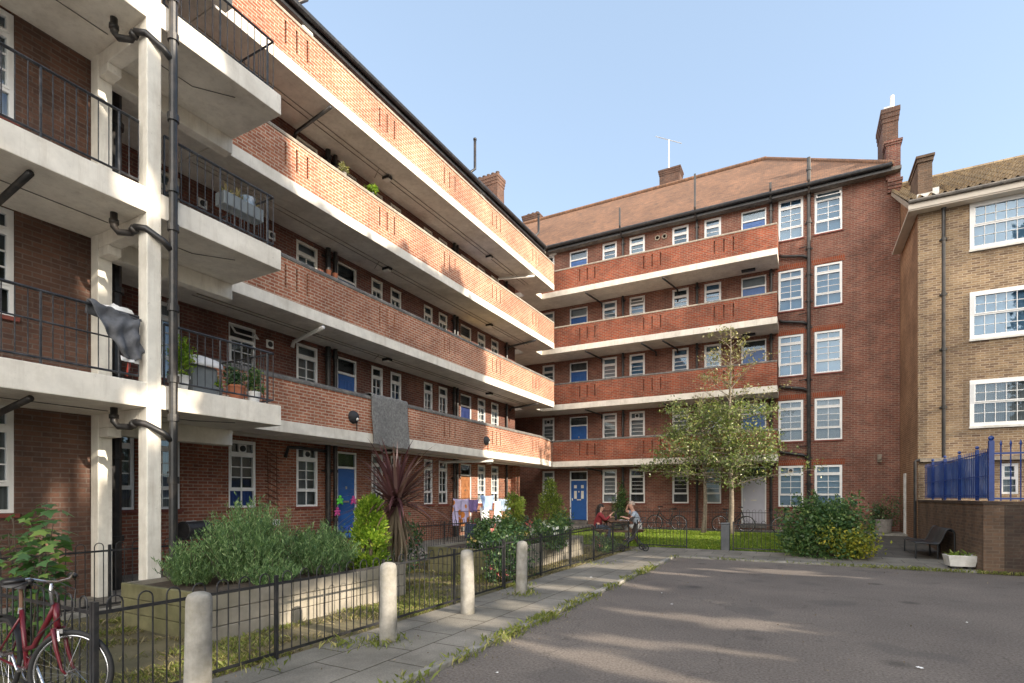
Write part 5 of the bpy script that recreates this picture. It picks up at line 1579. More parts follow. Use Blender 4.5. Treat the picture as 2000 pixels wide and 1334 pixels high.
for k, p in enumerate(P):
    s_ = MB(); r_ = .014 + .008 * (k % 3)
    s_.sheet(lambda a, b: (r_ * (2 * a - 1), r_ * .6 * (2 * b - 1), .006 * math.sin(a * 7) * math.sin(b * 5 + k) + .004), 3, 3)
    o = s_.build('litter', 'paper_white'); o.location = tuple(p); o.rotation_euler = (0, 0, k * 1.1)
    tag(o, 'tiny scrap of white paper lying on the paving or asphalt', 'litter', 'scraps of white paper')

# ================================================================== bicycles
def ring(mb, c, r, tr, n=40, m=6, mi=0):
    mb.tube([(c[0] + r * math.cos(2 * PI * k / n), c[1], c[2] + r * math.sin(2 * PI * k / n)) for k in range(n)], tr, m, closed=True, mi=mi)

def bicycle(label, loc, rz, frame_mat, step_through=True, wr=.31, lean=.0, full=True, flat_bar=True, steer=0.):
    """local x is the way the bicycle points; rear axle at x=-.53, front axle at x=.53"""
    t = thing('bicycle', label, 'bicycle', loc, rz, 'bicycles parked in the courtyard' if not full else None)
    t.rotation_euler = (lean, 0, rz)
    R_, F_ = (-.52, 0, wr), (.48, 0, wr)
    ST_ = Matrix.Translation((.36, 0, 0)) @ Matrix.Rotation(steer, 4, 'Z') @ Matrix.Translation((-.36, 0, 0))
    bb = (-.09, 0, wr - .04); seat = (-.25, 0, wr + .40); hd0 = (.36, 0, wr + .33); hd1 = (.315, 0, wr + .50)
    f = MB()
    tr = .017
    f.tube([bb, seat], tr, 8)
    if step_through:
        f.tube([hd0, (.24, 0, wr + .24), (-.02, 0, wr + .03), bb], .021, 8)
        f.tube([hd1, (.20, 0, wr + .36), (.0, 0, wr + .14), (-.14, 0, wr + .10)], .019, 8)
    else:
        f.tube([hd0, bb], .019, 8); f.tube([hd1, (seat[0] + .02, 0, seat[2] - .04)], tr, 8)
    f.tube([hd0, hd1], .022, 8)
    for s in (-.05, .05):
        f.tube([(bb[0], s * .5, bb[2]), (R_[0], s, R_[2])], .010, 6); f.tube([(seat[0] + .02, s * .3, seat[2] - .06), (R_[0], s, R_[2])], .009, 6)
    f.build('frame', frame_mat, t, smooth=True)
    k = MB()
    k.tube([(.365, -.045, wr + .31), (.365, .045, wr + .31)], .017, 6)
    for s in (-.05, .05): k.tube([(.365, s, wr + .33), (.40, s, wr + .18), (.45, s, wr + .03), (F_[0], s, F_[2])], [.015, .014, .010, .009], 6)
    k.xf(ST_); k.build('fork', frame_mat, t, smooth=True)
    for c in (R_, F_):
        w_ = MB(); ring(w_, c, wr - .018, .0185, 44, 8)
        if c is F_: w_.xf(ST_)
        tyre = w_.build('wheel', 'rubber', t, smooth=True)
        r_ = MB(); ring(r_, c, wr - .043, .0095, 44, 6)
        if c is F_: r_.xf(ST_)
        r_.build('rim', 'chrome', tyre, smooth=True)
        sp_ = MB(); n = 28 if full else 14
        for i in range(n):
            a = 2 * PI * i / n; s = .028 if i % 2 else -.028
            sp_.tube([(c[0] + .016 * math.cos(a + 1.2), s, c[2] + .016 * math.sin(a + 1.2)), (c[0] + (wr - .045) * math.cos(a), 0, c[2] + (wr - .045) * math.sin(a))], .0012 if full else .002, 3, cap=False)
        sp_.tube([(c[0], -.05, c[2]), (c[0], .05, c[2])], .016, 8)
        if c is F_: sp_.xf(ST_)
        sp_.build('spokes', 'chrome', tyre)
    m_ = MB()
    for c, a0, a1 in ((R_, .25, 2.7), (F_, 1.0, 2.3)):
        if c is F_: continue
        vs = []; n = 18
        for i in range(n + 1):
            a = a0 + (a1 - a0) * i / n
            for s in (-.027, 0, .027): vs.append((c[0] + (wr + .022 - abs(s) * .3) * math.cos(a), s, c[2] + (wr + .022 - abs(s) * .3) * math.sin(a)))
        m_.add(vs, [(3 * i + j, 3 * i + j + 1, 3 * i + j + 4, 3 * i + j + 3) for i in range(n) for j in range(2)])
    m_.build('mudguard', 'bike_black', t, smooth=True)
    s_ = MB(); s_.tube([seat, (-.285, 0, wr + .57)], .014, 8); s_.build('seat_post', 'chrome' if not full else 'wood_brown', t)
    s_ = MB(); s_.tube([(-.26, 0, wr + .37), (-.257, 0, wr + .42)], .021, 8); s_.build('seat_clamp', 'chrome', t)
    s_ = MB()
    def sad(a, b):
        x = -.42 + .27 * a; w_ = .085 * (1 - smoothstep(.25, .8, a)) + .022
        an = b * PI
        return (x, w_ * math.cos(an), wr + .585 + .045 * math.sin(an) - .02 * a + .02 * (1 - a) ** 3)
    s_.sheet(sad, 10, 8); s_.box(-.38, -.18, -.02, .02, wr + .57, wr + .59); s_.build('saddle', 'bike_black', t, smooth=True)
    h = MB()
    h.tube([hd1, (.295, 0, wr + .60), (.30, 0, wr + .66)], .014, 8)
    bar = [(.20, -.29, wr + .69), (.30, -.20, wr + .71), (.345, -.10, wr + .68), (.33, 0, wr + .665), (.345, .10, wr + .68), (.30, .20, wr + .71), (.20, .29, wr + .69)] if flat_bar else [(.33, -.22, wr + .66), (.33, 0, wr + .66), (.33, .22, wr + .66)]
    h.tube(bar, .0115, 8)
    h.xf(ST_); hb = h.build('handlebar', 'chrome', t, smooth=True)
    for s in (-1, 1):
        g = MB()
        e = Vector(bar[0 if s < 0 else -1]); i_ = Vector(bar[1 if s < 0 else -2])
        g.tube([tuple(e), tuple(e + (i_ - e) * .85)], .017, 8)
        g.tube([tuple(i_ + Vector((.02, 0, -.01))), tuple(e + Vector((.055, -.01 * s, -.035)))], .007, 6)
        g.ball(tuple(i_ + Vector((.01, 0, -.015))), .022, 8, 6)
        g.xf(ST_); g.build('grip', 'bike_black', hb, smooth=True)
    c_ = MB(); ring(c_, bb, .09, .006, 30, 5); c_.tube([(bb[0], -.06, bb[2]), (bb[0], .06, bb[2])], .02, 8)
    c_.tube([(bb[0], .06, bb[2]), (bb[0] + .12, .065, bb[2] - .12)], .009, 6); c_.tube([(bb[0], -.06, bb[2]), (bb[0] - .12, -.065, bb[2] + .12)], .009, 6)
    for s, q in ((1, -1), (-1, 1)): c_.box(bb[0] + s * .12 - .04, bb[0] + s * .12 + .04, (.065 if s > 0 else -.125), (.125 if s > 0 else -.065), bb[2] - s * .12 - .01, bb[2] - s * .12 + .01)
    c_.build('crankset', 'chrome', t)
    if full:
        c_ = MB(); c_.tube([(bb[0], .035, bb[2] + .09), (R_[0], .035, R_[2] + .035)], .004, 4); c_.tube([(bb[0], .035, bb[2] - .09), (R_[0], .035, R_[2] - .035)], .004, 4); ring(c_, (R_[0], .035, R_[2]), .04, .006, 16, 5); c_.build('chain', 'bike_black', t)
        c_ = MB()
        c_.tube([(.22, .10, wr + .68), (.40, .10, wr + .60), (.43, .05, wr + .45), (.40, .03, wr + .33)], .004, 5)
        c_.tube([(.22, -.10, wr + .68), (.42, -.08, wr + .58), (.40, -.02, wr + .42), (.2, 0, wr + .25)], .004, 5); c_.xf(ST_); c_.build('cables', 'bike_black', t)
        b_ = MB(); b_.box(.39, .435, -.045, .045, wr + .295, wr + .325); b_.tube([(.40, .045, wr + .31), (.42, .055, wr + .24)], .008, 5); b_.tube([(.40, -.045, wr + .31), (.42, -.055, wr + .24)], .008, 5); b_.xf(ST_); b_.build('brake', 'chrome', t)
    return t
bk = bicycle('red step-through bicycle leaning on the short fence in the near left corner', (-5.27, 1.90, .03), .0, 'bike_red', True, .315, -.05, True, True, .52)
bkb = bicycle('dark upright bicycle parked left of the trees, nearest the picnic table', (-5.15, 23.62, .205), PI + .05, 'bike_black', True, .34, .03, False)
dup(bkb, (-2.45, 23.72, .205), .04, 'dark bicycle behind the two tree trunks, in front of the grey door')
dup(bkb, (-.25, 23.66, .205), PI + .1, 'dark bicycle between the grey door and the big shrub')

# ================================================================== people and picnic table
DX = math.radians(28.3)
tb = thing('picnic_table', 'dark brown wooden picnic table with fixed benches, between the two seated people', 'table', (-5.75, 18.45, gz(0, 18.45) + .02), DX)
q = MB()
for k in range(5): q.box(-.38 + k * .155, -.24 + k * .155, -.75, .75, .72, .76)
q.build('tabletop', 'wood_brown', tb, bevel=.006)
for s in (-1, 1):
    q = MB()
    for k in range(2): q.box(s * .70 - .13 + k * .14, s * .70 - .01 + k * .14, -.75, .75, .43, .47)
    q.build('seat', 'wood_brown', tb, bevel=.006)
    q = MB(); y = s * .55
    q.tube([(-.62, y, 0), (-.22, y, .72)], .04, 4); q.tube([(.62, y, 0), (.22, y, .72)], .04, 4); q.box(-.80, .80, y - .025, y + .025, .36, .43); q.box(-.36, .36, y - .025, y + .025, .66, .718)
    q.build('trestle', 'wood_brown', tb)

def skinned(name, verts, edges, radii, mat, parent, lv=2, root=0):
    me = bpy.data.meshes.new(name); me.from_pydata(verts, edges, [])
    o = bpy.data.objects.new(name, me); COL.objects.link(o); o.parent = parent
    me.materials.append(MATS[mat])
    sk = o.modifiers.new('skin', 'SKIN'); sk.use_smooth_shade = True
    for i, r in enumerate(radii):
        v = me.skin_vertices[0].data[i]; v.radius = (r, r) if not isinstance(r, tuple) else r
        v.use_root = (i == root)
    s = o.modifiers.new('sub', 'SUBSURF'); s.levels = lv; s.render_levels = lv
    return o

def chain(V, Eg, Rr, start, pts):
    """append a limb starting from vertex index start"""
    p = start
    for (x, y, z, r) in pts:
        V.append((x, y, z)); Rr.append(r); Eg.append((p, len(V) - 1)); p = len(V) - 1
    return p

def hand(V, Eg, Rr, wrist, w, d, up):
    d = Vector(d).normalized(); up = Vector(up).normalized(); sd = d.cross(up).normalized(); w = Vector(w)
    pm = w + d * .07
    V.append(tuple(pm)); Rr.append((.036, .018)); Eg.append((wrist, len(V) - 1)); pi_ = len(V) - 1
    for k, ln in ((-1.5, .055), (-.5, .068), (.5, .072), (1.5, .062)):
        b = pm + d * .025 + sd * .017 * k
        m = b + d * ln * .55 - up * .012; e = m + d * ln * .45 - up * .026
        chain(V, Eg, Rr, pi_, [(*b, .0095), (*m, .009), (*e, .0075)])
    b = w + d * .04 + sd * .035; e = b + d * .045 + sd * .02 - up * .015
    chain(V, Eg, Rr, pi_, [(*b, .011), (*e, .009)])

def seated(label, loc, rz, shirt, trousers, hair, hands, leanx, headx, head_z, longhair):
    """local +x is the way the person faces; seat top at z=.47"""
    t = thing('person', label, 'person', loc, rz)
    V = [(0, 0, .55)]; Eg = []; Rr = [.14]
    ch = (leanx, 0, .98)
    chest = chain(V, Eg, Rr, 0, [(leanx * .45, 0, .74, .135), (leanx * .85, 0, .93, .145)])
    neck = chain(V, Eg, Rr, chest, [(leanx * 1.08, 0, 1.07, .075), (leanx * 1.15, 0, 1.13, .055)])
    hx = headx
    head = chain(V, Eg, Rr, neck, [(hx, 0, head_z - .06, .078), (hx + .01, 0, head_z + .04, .098), (hx, 0, head_z + .10, .082)])
    for s, (elb, wr_, hd, up) in zip((1, -1), hands):
        sh_ = (leanx * .95, s * .19, 1.0)
        w = chain(V, Eg, Rr, chest, [(*sh_, .062), (*elb, .046), (*wr_, .031)])
        hand(V, Eg, Rr, w, wr_, hd, up)
    for s in (1, -1):
        ft = chain(V, Eg, Rr, 0, [(.06, s * .11, .53, .10), (.43, s * .13, .53, .07), (.40, s * .14, .28, .058), (.38, s * .14, .08, .045), (.52, s * .15, .045, .04)])
    body = skinned('body', V, Eg, Rr, 'skin', t)
    # face
    f = MB(); hz = head_z + .035
    f.ball((hx + .112, 0, hz - .01), .017, 8, 6, sq=(1, .8, 1.5)); f.build('nose', 'skin', body, smooth=True)
    for s in (1, -1):
        f = MB(); f.ball((hx + .092, s * .034, hz + .018), .011, 8, 6); f.build('eye', 'hair_dark', body, smooth=True)
    f = MB(); f.ball((hx + .094, 0, hz - .052), .02, 8, 6, sq=(.5, 1, .35)); f.build('mouth', 'cloth_red', body, smooth=True)
    for s in (1, -1):
        f = MB(); f.ball((hx, s * .096, hz), .026, 8, 6, sq=(.7, .4, 1.2)); f.build('ear', 'skin', body, smooth=True)
    # clothes
    V = [(-.015, 0, .50)]; Eg = []; Rr = [.165]
    c2 = chain(V, Eg, Rr, 0, [(leanx * .45 - .005, 0, .74, .155), (leanx * .85 - .005, 0, .94, .168)])
    chain(V, Eg, Rr, c2, [(leanx * 1.05, 0, 1.06, .085)])
    for s, (elb, wr_, hd, up) in zip((1, -1), hands):
        sh_ = Vector((leanx * .95, s * .195, 1.0)); e = Vector(elb); w = Vector(wr_)
        pts = [(*sh_, .078), (*(sh_ * .35 + e * .65), .066)]
        if longhair: pts += [(*e, .060), (*(e * .2 + w * .8), .044)]
        chain(V, Eg, Rr, c2, pts)
    skinned('shirt', V, Eg, Rr, shirt, t)
    V = [(-.02, 0, .53)]; Eg = []; Rr = [.15]
    for s in (1, -1): chain(V, Eg, Rr, 0, [(.06, s * .11, .535, .108), (.43, s * .13, .535, .080), (.40, s * .14, .28, .070), (.385, s * .14, .11, .062)])
    skinned('trousers', V, Eg, Rr, trousers, t)
    for s in (1, -1):
        f = MB(); f.ball((.46, s * .145, .045), .05, 10, 6, sq=(2.2, .9, .85)); f.build('shoe', 'bike_black', t, smooth=True)
    h = MB()
    def cap(a, b):
        an = a * 2 * PI; ph = b * PI * .56
        r = .112
        return (hx - .022 + r * 1.02 * math.sin(ph) * math.cos(an), r * .95 * math.sin(ph) * math.sin(an), head_z + .055 + r * math.cos(ph) - (.02 if math.cos(an) < 0 else -.012) * math.sin(ph))
    h.sheet(cap, 18, 7)
    if longhair:
        h.sheet(lambda a, b: (hx - .045 - .075 * math.sin(a * PI) - .05 * b * math.sin(a * PI), .125 * math.cos(a * PI) * (1 + .2 * b), head_z + .08 - .46 * b), 14, 8)
        h.sheet(lambda a, b: (hx - .10 - .05 * math.sin(a * PI) - .05 * b, .12 * math.cos(a * PI) * (1 - .2 * b), head_z + .06 - .44 * b), 10, 8)
    h.build('hair', hair, t, smooth=True)
    return t
# local frame of the table: image right is +x
def tw(x, y):
    return (-5.75 + x * math.cos(DX) - y * math.sin(DX), 18.45 + x * math.sin(DX) + y * math.cos(DX))
x, y = tw(.74, -.25)
seated('man in a grey-blue T-shirt leaning on the picnic table with one hand to his forehead', (x, y, gz(0, y) + .02), DX + PI, 'cloth_greyblue', 'trousers_pale', 'hair_grey',
       [((.36, .27, .80), (.52, .10, .86), (.5, -.1, .15), (0, 0, 1)), ((.40, -.22, 1.08), (.38, -.10, 1.24), (-.15, .35, .5), (1, 0, .2))], .20, .27, 1.27, False)
x, y = tw(-.74, -.35)
seated('woman in a red top with long dark hair, facing the man across the picnic table', (x, y, gz(0, y) + .02), DX - .1, 'cloth_red', 'denim', 'hair_dark',
       [((.24, .28, .78), (.46, .20, .88), (.5, -.1, .1), (0, 0, 1)), ((.28, -.28, .80), (.46, -.12, .98), (.4, .1, .5), (-.5, 0, .6))], .10, .14, 1.20, True)
x, y = tw(-.08, -.30)
q = MB(); q.lathe([(.036, 0), (.038, .12), (.036, .19), (.014, .24), (.014, .29)], 12); o = q.build('bottle', 'pram_dark', smooth=True); o.location = (x, y, gz(0, y) + .785); tag(o, 'dark bottle standing on the picnic table between the two people', 'bottle')
x, y = tw(.22, -.45)
q = MB(); q.sheet(lambda a, b: (-.2 + .4 * a, -.1 + .2 * b, .012 + .03 * math.sin(a * 8) * math.sin(b * 5 + 1) ** 2), 12, 6); o = q.build('newspaper', 'cloth_white'); o.location = (x, y, gz(0, y) + .785); o.rotation_euler = (0, 0, DX); tag(o, 'crumpled white papers on the picnic table under the man’s arms', 'papers')

# pushchair at the end of the path fence
pc = thing('pushchair', 'folded dark pushchair with small wheels at the end of the path fence', 'pushchair', (-4.50, 16.05, .03), .5)
q = MB()
for s in (-.22, .22):
    q.tube([(-.35, s, .08), (.05, s, .55), (.35, s, 1.0)], .013, 6); q.tube([(.33, s, .10), (.0, s, .52)], .013, 6)
q.tube([(.35, -.22, 1.0), (.35, .22, 1.0)], .016, 6); q.build('frame', 'iron_worn', pc)
for (x, s) in ((-.36, -.22), (-.36, .22), (.34, -.22), (.34, .22)):
    q = MB(); ring(q, (x, s, .105), .085, .020, 20, 6); q.tube([(x, s - .02, .105), (x, s + .02, .105)], .03, 8); q.build('wheel', 'rubber', pc)
q = MB(); q.sheet(lambda a, b: (-.15 + .34 * b + .05 * math.sin(b * 5), -.20 + .40 * a, .30 + .55 * b ** 1.6 - .05 * math.sin(a * PI)), 8, 10); q.build('seat', 'pram_dark', pc, solid=.03)
q = MB(); q.sheet(lambda a, b: (.16 - .22 * math.sin(b * 1.6), -.21 + .42 * a, .82 + .20 * math.cos(b * 1.6 - .4)), 6, 8); q.build('hood', 'pram_dark', pc, solid=.01)

# ================================================================== washing
def hang(name, label, cat, pts0, pts1, top, drop, mat, wav=.03, group=None, taper=0., seed=0, solid=.006, fold=0.):
    """cloth pegged between two ground points, hanging drop metres from height top"""
    a, b = Vector((pts0[0], pts0[1], 0)), Vector((pts1[0], pts1[1], 0)); d = b - a; n = Vector((-d.y, d.x, 0)).normalized()
    q = MB()
    def fn(u, v):
        uu = .5 + (u - .5) * (1 - taper * v)
        p = d * uu + n * (wav * (math.sin(u * 11 + seed + v * 1.5) + .6 * math.sin(u * 23 + seed * 2 - v * 2)) * (.3 + v) + fold * math.sin(v * PI))
        return (p.x, p.y, -drop * v * (1 + .04 * math.sin(u * 6 + seed)) - .03 * math.sin(u * PI) * (1 - v))
    q.sheet(fn, 18, 14)
    o = q.build(name, mat, smooth=True, solid=solid); o.location = (a.x, a.y, top)
    return tag(o, label, cat, group)
ln = thing('clothes_airer', 'black clothes airer with washing spread over it beside the wooden door', 'clothes airer', (-10.75, 15.6, .09))
for y in (0, 2.0, 4.0):
    q = MB(); q.tube([(-.25, y, 0), (0, y, 1.52), (.25, y, 0)], .014, 6); q.build('leg', 'iron_black', ln)
q = MB()
for x, z in ((0, 1.52), (.13, 1.05), (-.13, 1.05)): q.tube([(x, -.05, z), (x, 4.05, z)], .011, 6)
q.build('rail', 'iron_black', ln)
WG = 'washing on the clothes airer'
hang('sheet', 'lilac sheet printed with large orange flowers, at the left end of the washing', 'washing', (-10.72, 15.60), (-10.72, 16.55), 1.60, .92, 'cloth_lilac', .04, WG, seed=1)
hang('shawl', 'purple cloth sagging between the flowered sheet and the pale blue hood', 'washing', (-10.70, 16.5), (-10.70, 17.25), 1.58, .48, 'cloth_purple', .05, WG, .35, 2)
hang('jacket', 'pale blue jacket heaped over the middle of the clothes airer', 'washing', (-10.62, 17.2), (-10.62, 18.25), 1.72, .55, 'cloth_blue', .07, WG, .1, 3, .02)
hang('towel', 'white towel with a rounded end hanging low from the clothes airer', 'washing', (-10.55, 17.05), (-10.55, 17.75), 1.28, .72, 'cloth_white', .05, WG, .3, 4)
hang('shirt', 'long white shirt hanging right of the rounded towel', 'washing', (-10.56, 18.15), (-10.56, 18.65), 1.50, .95, 'cloth_white', .04, WG, -.1, 5)
hang('trousers', 'steel blue patterned trousers at the right end of the washing', 'washing', (-10.65, 18.6), (-10.65, 19.6), 1.60, .50, 'cloth_steel', .06, WG, .1, 6)
hang('blanket', 'dark grey cover hanging below the washing behind the fence', 'washing', (-10.42, 15.9), (-10.42, 17.6), .72, .50, 'denim', .03, WG, 0, 7)

# things hanging by the blue door
def toy(label, y, z, mat, s=1.):
    q = MB(); X = XW + .22
    q.ball((0, 0, 0), .07 * s, 10, 8, sq=(.6, 1, 1.15)); q.ball((0, 0, .10 * s), .045 * s, 10, 8)
    for a, b, l in ((-.09, -.10, .03), (.09, -.10, .03), (-.10, .03, .03), (.10, .04, .03)):
        q.tube([(0, a * .4 * s, b * .3 * s), (0, a * s, b * s)], [.04 * s, .025 * s], 8)
    o = q.build('soft_toy', mat, smooth=True); o.location = (X, y, z); return tag(o, label, 'toy', 'bright things hung beside the blue door')
toy('lime green soft toy hung beside the blue ground-floor door', 11.32, 1.55, 'lime', 1.1)
toy('bright pink soft toy hung in front of the blue ground-floor door', 11.85, 1.55, 'pink', 1.0)
toy('second pink soft toy, hung lower, below the lime green one', 11.22, 1.22, 'pink', 1.0)
q = MB(); q.lathe([(.13, 0), (.17, .02), (.19, .30), (.20, .31), (.20, .33), (.17, .33), (.16, .05), (.01, .04)], 16); o = q.build('tub', 'tub_blue', smooth=False); o.location = (-11.3, 11.25, .50); tag(o, 'blue plastic tub standing by the black downpipes near the blue door', 'tub')
q = MB(); q.box(-.2, .2, -.22, .22, 0, .41); o = q.build('crate', 'wood_brown', bevel=.01); o.location = (-11.3, 11.25, .088); tag(o, 'low wooden box under the blue tub', 'box')
# trellis on the wall
t = thing('trellis', 'brown diagonal wooden trellis fixed to the brick between two ground-floor windows', 'trellis', (XW + .02, 9.0, 1.38))
q = MB()
for k in range(9):
    z = .05 + k * .155
    q.tube([(.015, .0, z + .18), (.015, .42, z - .02)], .012, 4)
q.build('slats', 'trellis_brown', t)
q = MB()
for y in (.08, .34): q.tube([(.035, y, 0), (.035, y - .03, 1.45)], .010, 4)
q.build('uprights', 'trellis_brown', t)
# barrel barbecue
t = thing('barbecue', 'black barrel barbecue on legs against the left wall behind the rosemary', 'barbecue', (-10.35, 6.25, .09), .25)
q = MB(); q.tube([(0, -.26, .92), (0, -.25, .92), (0, .30, .92)], [.165, .175, .175], 20); q.build('drum', 'iron_black', t, smooth=False)
q = MB(); ring(q, (0, -.262, .92), .165, .016, 24, 6); q.build('rim', 'iron_worn', t)
for x, y in ((-.13, -.2), (.13, -.2), (-.13, .24), (.13, .24)):
    q = MB(); q.tube([(x, y, .82), (x * 1.5, y, 0)], .014, 6); q.build('leg', 'iron_black', t)
# rug over the parapet
q = MB()
zt = ZG[0] + 1.20 + .135
path = [(-.30, -.55), (-.27, -.10), (-.25, .02), (-.19, .035), (-.05, .035), (.035, .01), (.05, -.10), (.055, -.7), (.075, -1.36)]
path = smooth_poly(path, 2)
def rugf(a, b):
    i = min(len(path) - 2, int(b * (len(path) - 1))); f = b * (len(path) - 1) - i
    x = path[i][0] * (1 - f) + path[i + 1][0] * f; z = path[i][1] * (1 - f) + path[i + 1][1] * f
    w_ = .02 * math.sin(a * 7 + 1) * max(0, -z)
    return (x + w_ + .007 * RND.random(), a * 1.52 + .02 * math.sin(z * 4), z - .03 * a * max(0, -z) + .012 * math.sin(a * 25))
q.sheet(rugf, 46, 70)
o = q.build('rug', 'rug_grey', smooth=True, solid=.025); o.location = (XF, 11.13, zt); tag(o, 'shaggy grey rug hung over the lowest gallery parapet to air', 'rug')

# ================================================================== on the near balconies
q = MB()
def trou(u, v):
    # waistband over the rail, legs bunched and slipping to the right
    w = .66 * (1 - .52 * v ** .8); y = .02 + .42 * v ** 1.3 + w * u * (1 - .1 * v)
    x = .03 + .035 * math.sin(u * 13 + v * 6) * (.2 + v) + .02 * math.sin(v * 17 + u * 5) + .02 * math.sin(v * 3)
    z = -.02 - .10 * u * (1 - v) - (.62 + .10 * math.sin(u * 4)) * v + .02 * math.sin(u * 20 + v * 9)
    return (x, y, z)
q.sheet(trou, 26, 26)
q.sheet(lambda u, v: (.03 - .10 * v, .02 + .66 * u, -.02 - .10 * u + .035 * math.sin(v * PI) - .16 * v * v), 14, 8)
o = q.build('trousers', 'jacket_grey', smooth=True, solid=.012); o.location = (XTF - .09, 3.60, 4.30)
tag(o, 'dark grey tracksuit trousers thrown over the first-floor balcony rail beside the concrete post', 'trousers')
o = hang('towel', 'white cloth strip peeping out below the dark trousers on the balcony rail', 'towel', (XTF - .05, 4.00), (XTF - .05, 4.24), 3.62, .07, 'cloth_white', .01, None, 0, 9)
q = MB(); q.tube([(0, 0, 0), (.01, -.03, -.16), (0, -.05, -.30)], [.018, .022, .012], 6); o = q.build('strap', 'red_paint', smooth=True); o.location = (XTF - .12, 4.16, 3.66); tag(o, 'red strap hanging behind the balcony bars under the dark trousers', 'strap')
q = MB()
rg = np.random.default_rng(5)
q.ball((0, 0, 0), .19, 16, 10, sq=(.7, 1.05, .75))
for i, v in enumerate(q.v): q.v[i] = tuple(np.array(v) * (1 + .16 * math.sin(v[1] * 40 + v[2] * 31) + .08 * rg.normal()))
o = q.build('carrier_bag', 'white_plastic', smooth=True); o.location = (-8.58, 4.08, 4.24); tag(o, 'crumpled white bag heaped behind the trousers on the first-floor balcony', 'bag')
def potted(label, loc, h, r, n, pot, ph, seed, mat='leaf_shrub', fl=None, size=.06):
    t = thing('potted_plant', label, 'potted plant', loc, 0, 'pot plants on balconies and parapets')
    q = MB(); q.lathe([(ph * .36, 0), (ph * .5, ph * .85), (ph * .55, ph * .86), (ph * .55, ph), (ph * .45, ph), (ph * .42, ph * .85), (.005, ph * .84)], 14); q.build('pot', pot, t)
    rgn = np.random.default_rng(seed)
    P = blob(n, r, r, ph * .9, h, rgn, k=8); leaves('foliage', P, size, mat, t, aspect=.55, nbias=(0, 0, .6), seed=seed)
    q = MB()
    for s in range(4): p = P[rgn.integers(n - 8)]; q.tube([(0, 0, ph * .8), (p[0] * .5, p[1] * .5, (p[2] + ph) * .5), tuple(p)], [.008, .006, .002], 4)
    q.build('stem', 'bark_dark', t)
    if fl: flowers(P[:fl[1]], t, fl[0], .04, seed)
    return t
bz = BZ[0] + .362
potted('tall leafy pot plant beside the black stack on the first-floor balcony', (-8.62, 4.98, bz), .88, .27, 800, 'white_plastic', .26, 101, 'leaf_golden')
potted('pot plant in a terracotta pot left of the corner of the first-floor balcony', (-8.60, 5.92, bz), .62, .17, 420, 'terracotta', .27, 102, 'leaf_rose')
potted('bushy pot plant in the corner of the first-floor balcony', (-8.60, 6.26, bz), .66, .20, 520, 'white_plastic', .22, 103, 'leaf_shrub')
potted('small plant in a trough at the back of the first-floor balcony', (-8.75, 5.66, bz), .45, .13, 260, 'plastic_grey', .2, 104, 'leaf_golden')
t = thing('barbecue', 'covered grill under a white cap on the first-floor balcony', 'barbecue', (-8.86, 5.42, bz))
q = MB(); q.box(-.20, .20, -.22, .22, 0, .52); q.build('cover', 'plastic_grey', t, bevel=.05)
q = MB(); q.sheet(lambda a, b: (.26 * math.cos(a * PI), -.26 + .52 * b, .50 + .20 * math.sin(a * PI) * (.8 + .2 * math.sin(b * PI))), 12, 8); q.build('cap', 'cloth_white', t, smooth=True, solid=.01)
t = thing('window_box', 'grey planter and hanging bucket on the second-floor balcony rail', 'planter', (-8.50, 5.55, BZ[1] + .362))
q = MB(); q.box(-.12, .12, 0, .75, .40, .62); q.build('trough', 'plastic_grey', t, bevel=.015)
q = MB(); q.lathe([(.10, .45), (.125, .74), (.13, .75), (.11, .75), (.09, .5), (.005, .48)], 14, (.0, .52, 0)); q.build('bucket', 'cloth_steel', t)
pts = np.stack([NR.uniform(-.08, .08, 60), NR.uniform(.05, .7, 60), np.full(60, .62)], 1); blades('plant', pts, .12, .02, 'blade_dry', t, .5)
potted('pale pot plant standing on the top sunlit parapet but one, left of the yellow-green one', (XF - .17, 10.35, ZG[2] + 1.318), .42, .15, 160, 'pot_stone', .12, 105, 'leaf_tree_dry', None, .07)
potted('yellow-green pot plant spreading along the third-floor parapet', (XF - .17, 11.4, ZG[2] + 1.318), .32, .24, 260, 'plastic_grey', .12, 106, 'leaf_golden', None, .08)
q = MB(); q.lathe([(.05, 0), (.07, .12), (.075, .14), (.05, .14)], 12); o = q.build('flowerpot', 'terracotta'); o.location = (XF - .13, 9.78, ZG[1] + 1.317); tag(o, 'small terracotta pot on the second-floor parapet, left of its neighbour', 'flowerpot', 'small pots on the second-floor parapet')
o2 = o.copy(); COL.objects.link(o2); o2.location = (XF - .13, 10.0, ZG[1] + 1.317); o2['label'] = 'small terracotta pot on the second-floor parapet, right of its neighbour'
# pots by the white side door
q = MB(); q.lathe([(.20, 0), (.25, .02), (.29, .46), (.31, .47), (.31, .52), (.26, .52), (.24, .45), (.005, .44)], 20); o = q.build('tub', 'pot_stone'); o.location = (2.78, 25.0, .28); tag(o, 'large weathered grey tub with a dark shrub by the white side door', 'tub')
q = MB(); q.lathe([(.09, 0), (.15, .22), (.16, .24), (.05, .27)], 14); o = q.build('flowerpot', 'terracotta'); o.location = (2.0, 25.05, .28); tag(o, 'small terracotta flowerpot standing left of the large grey tub', 'flowerpot')

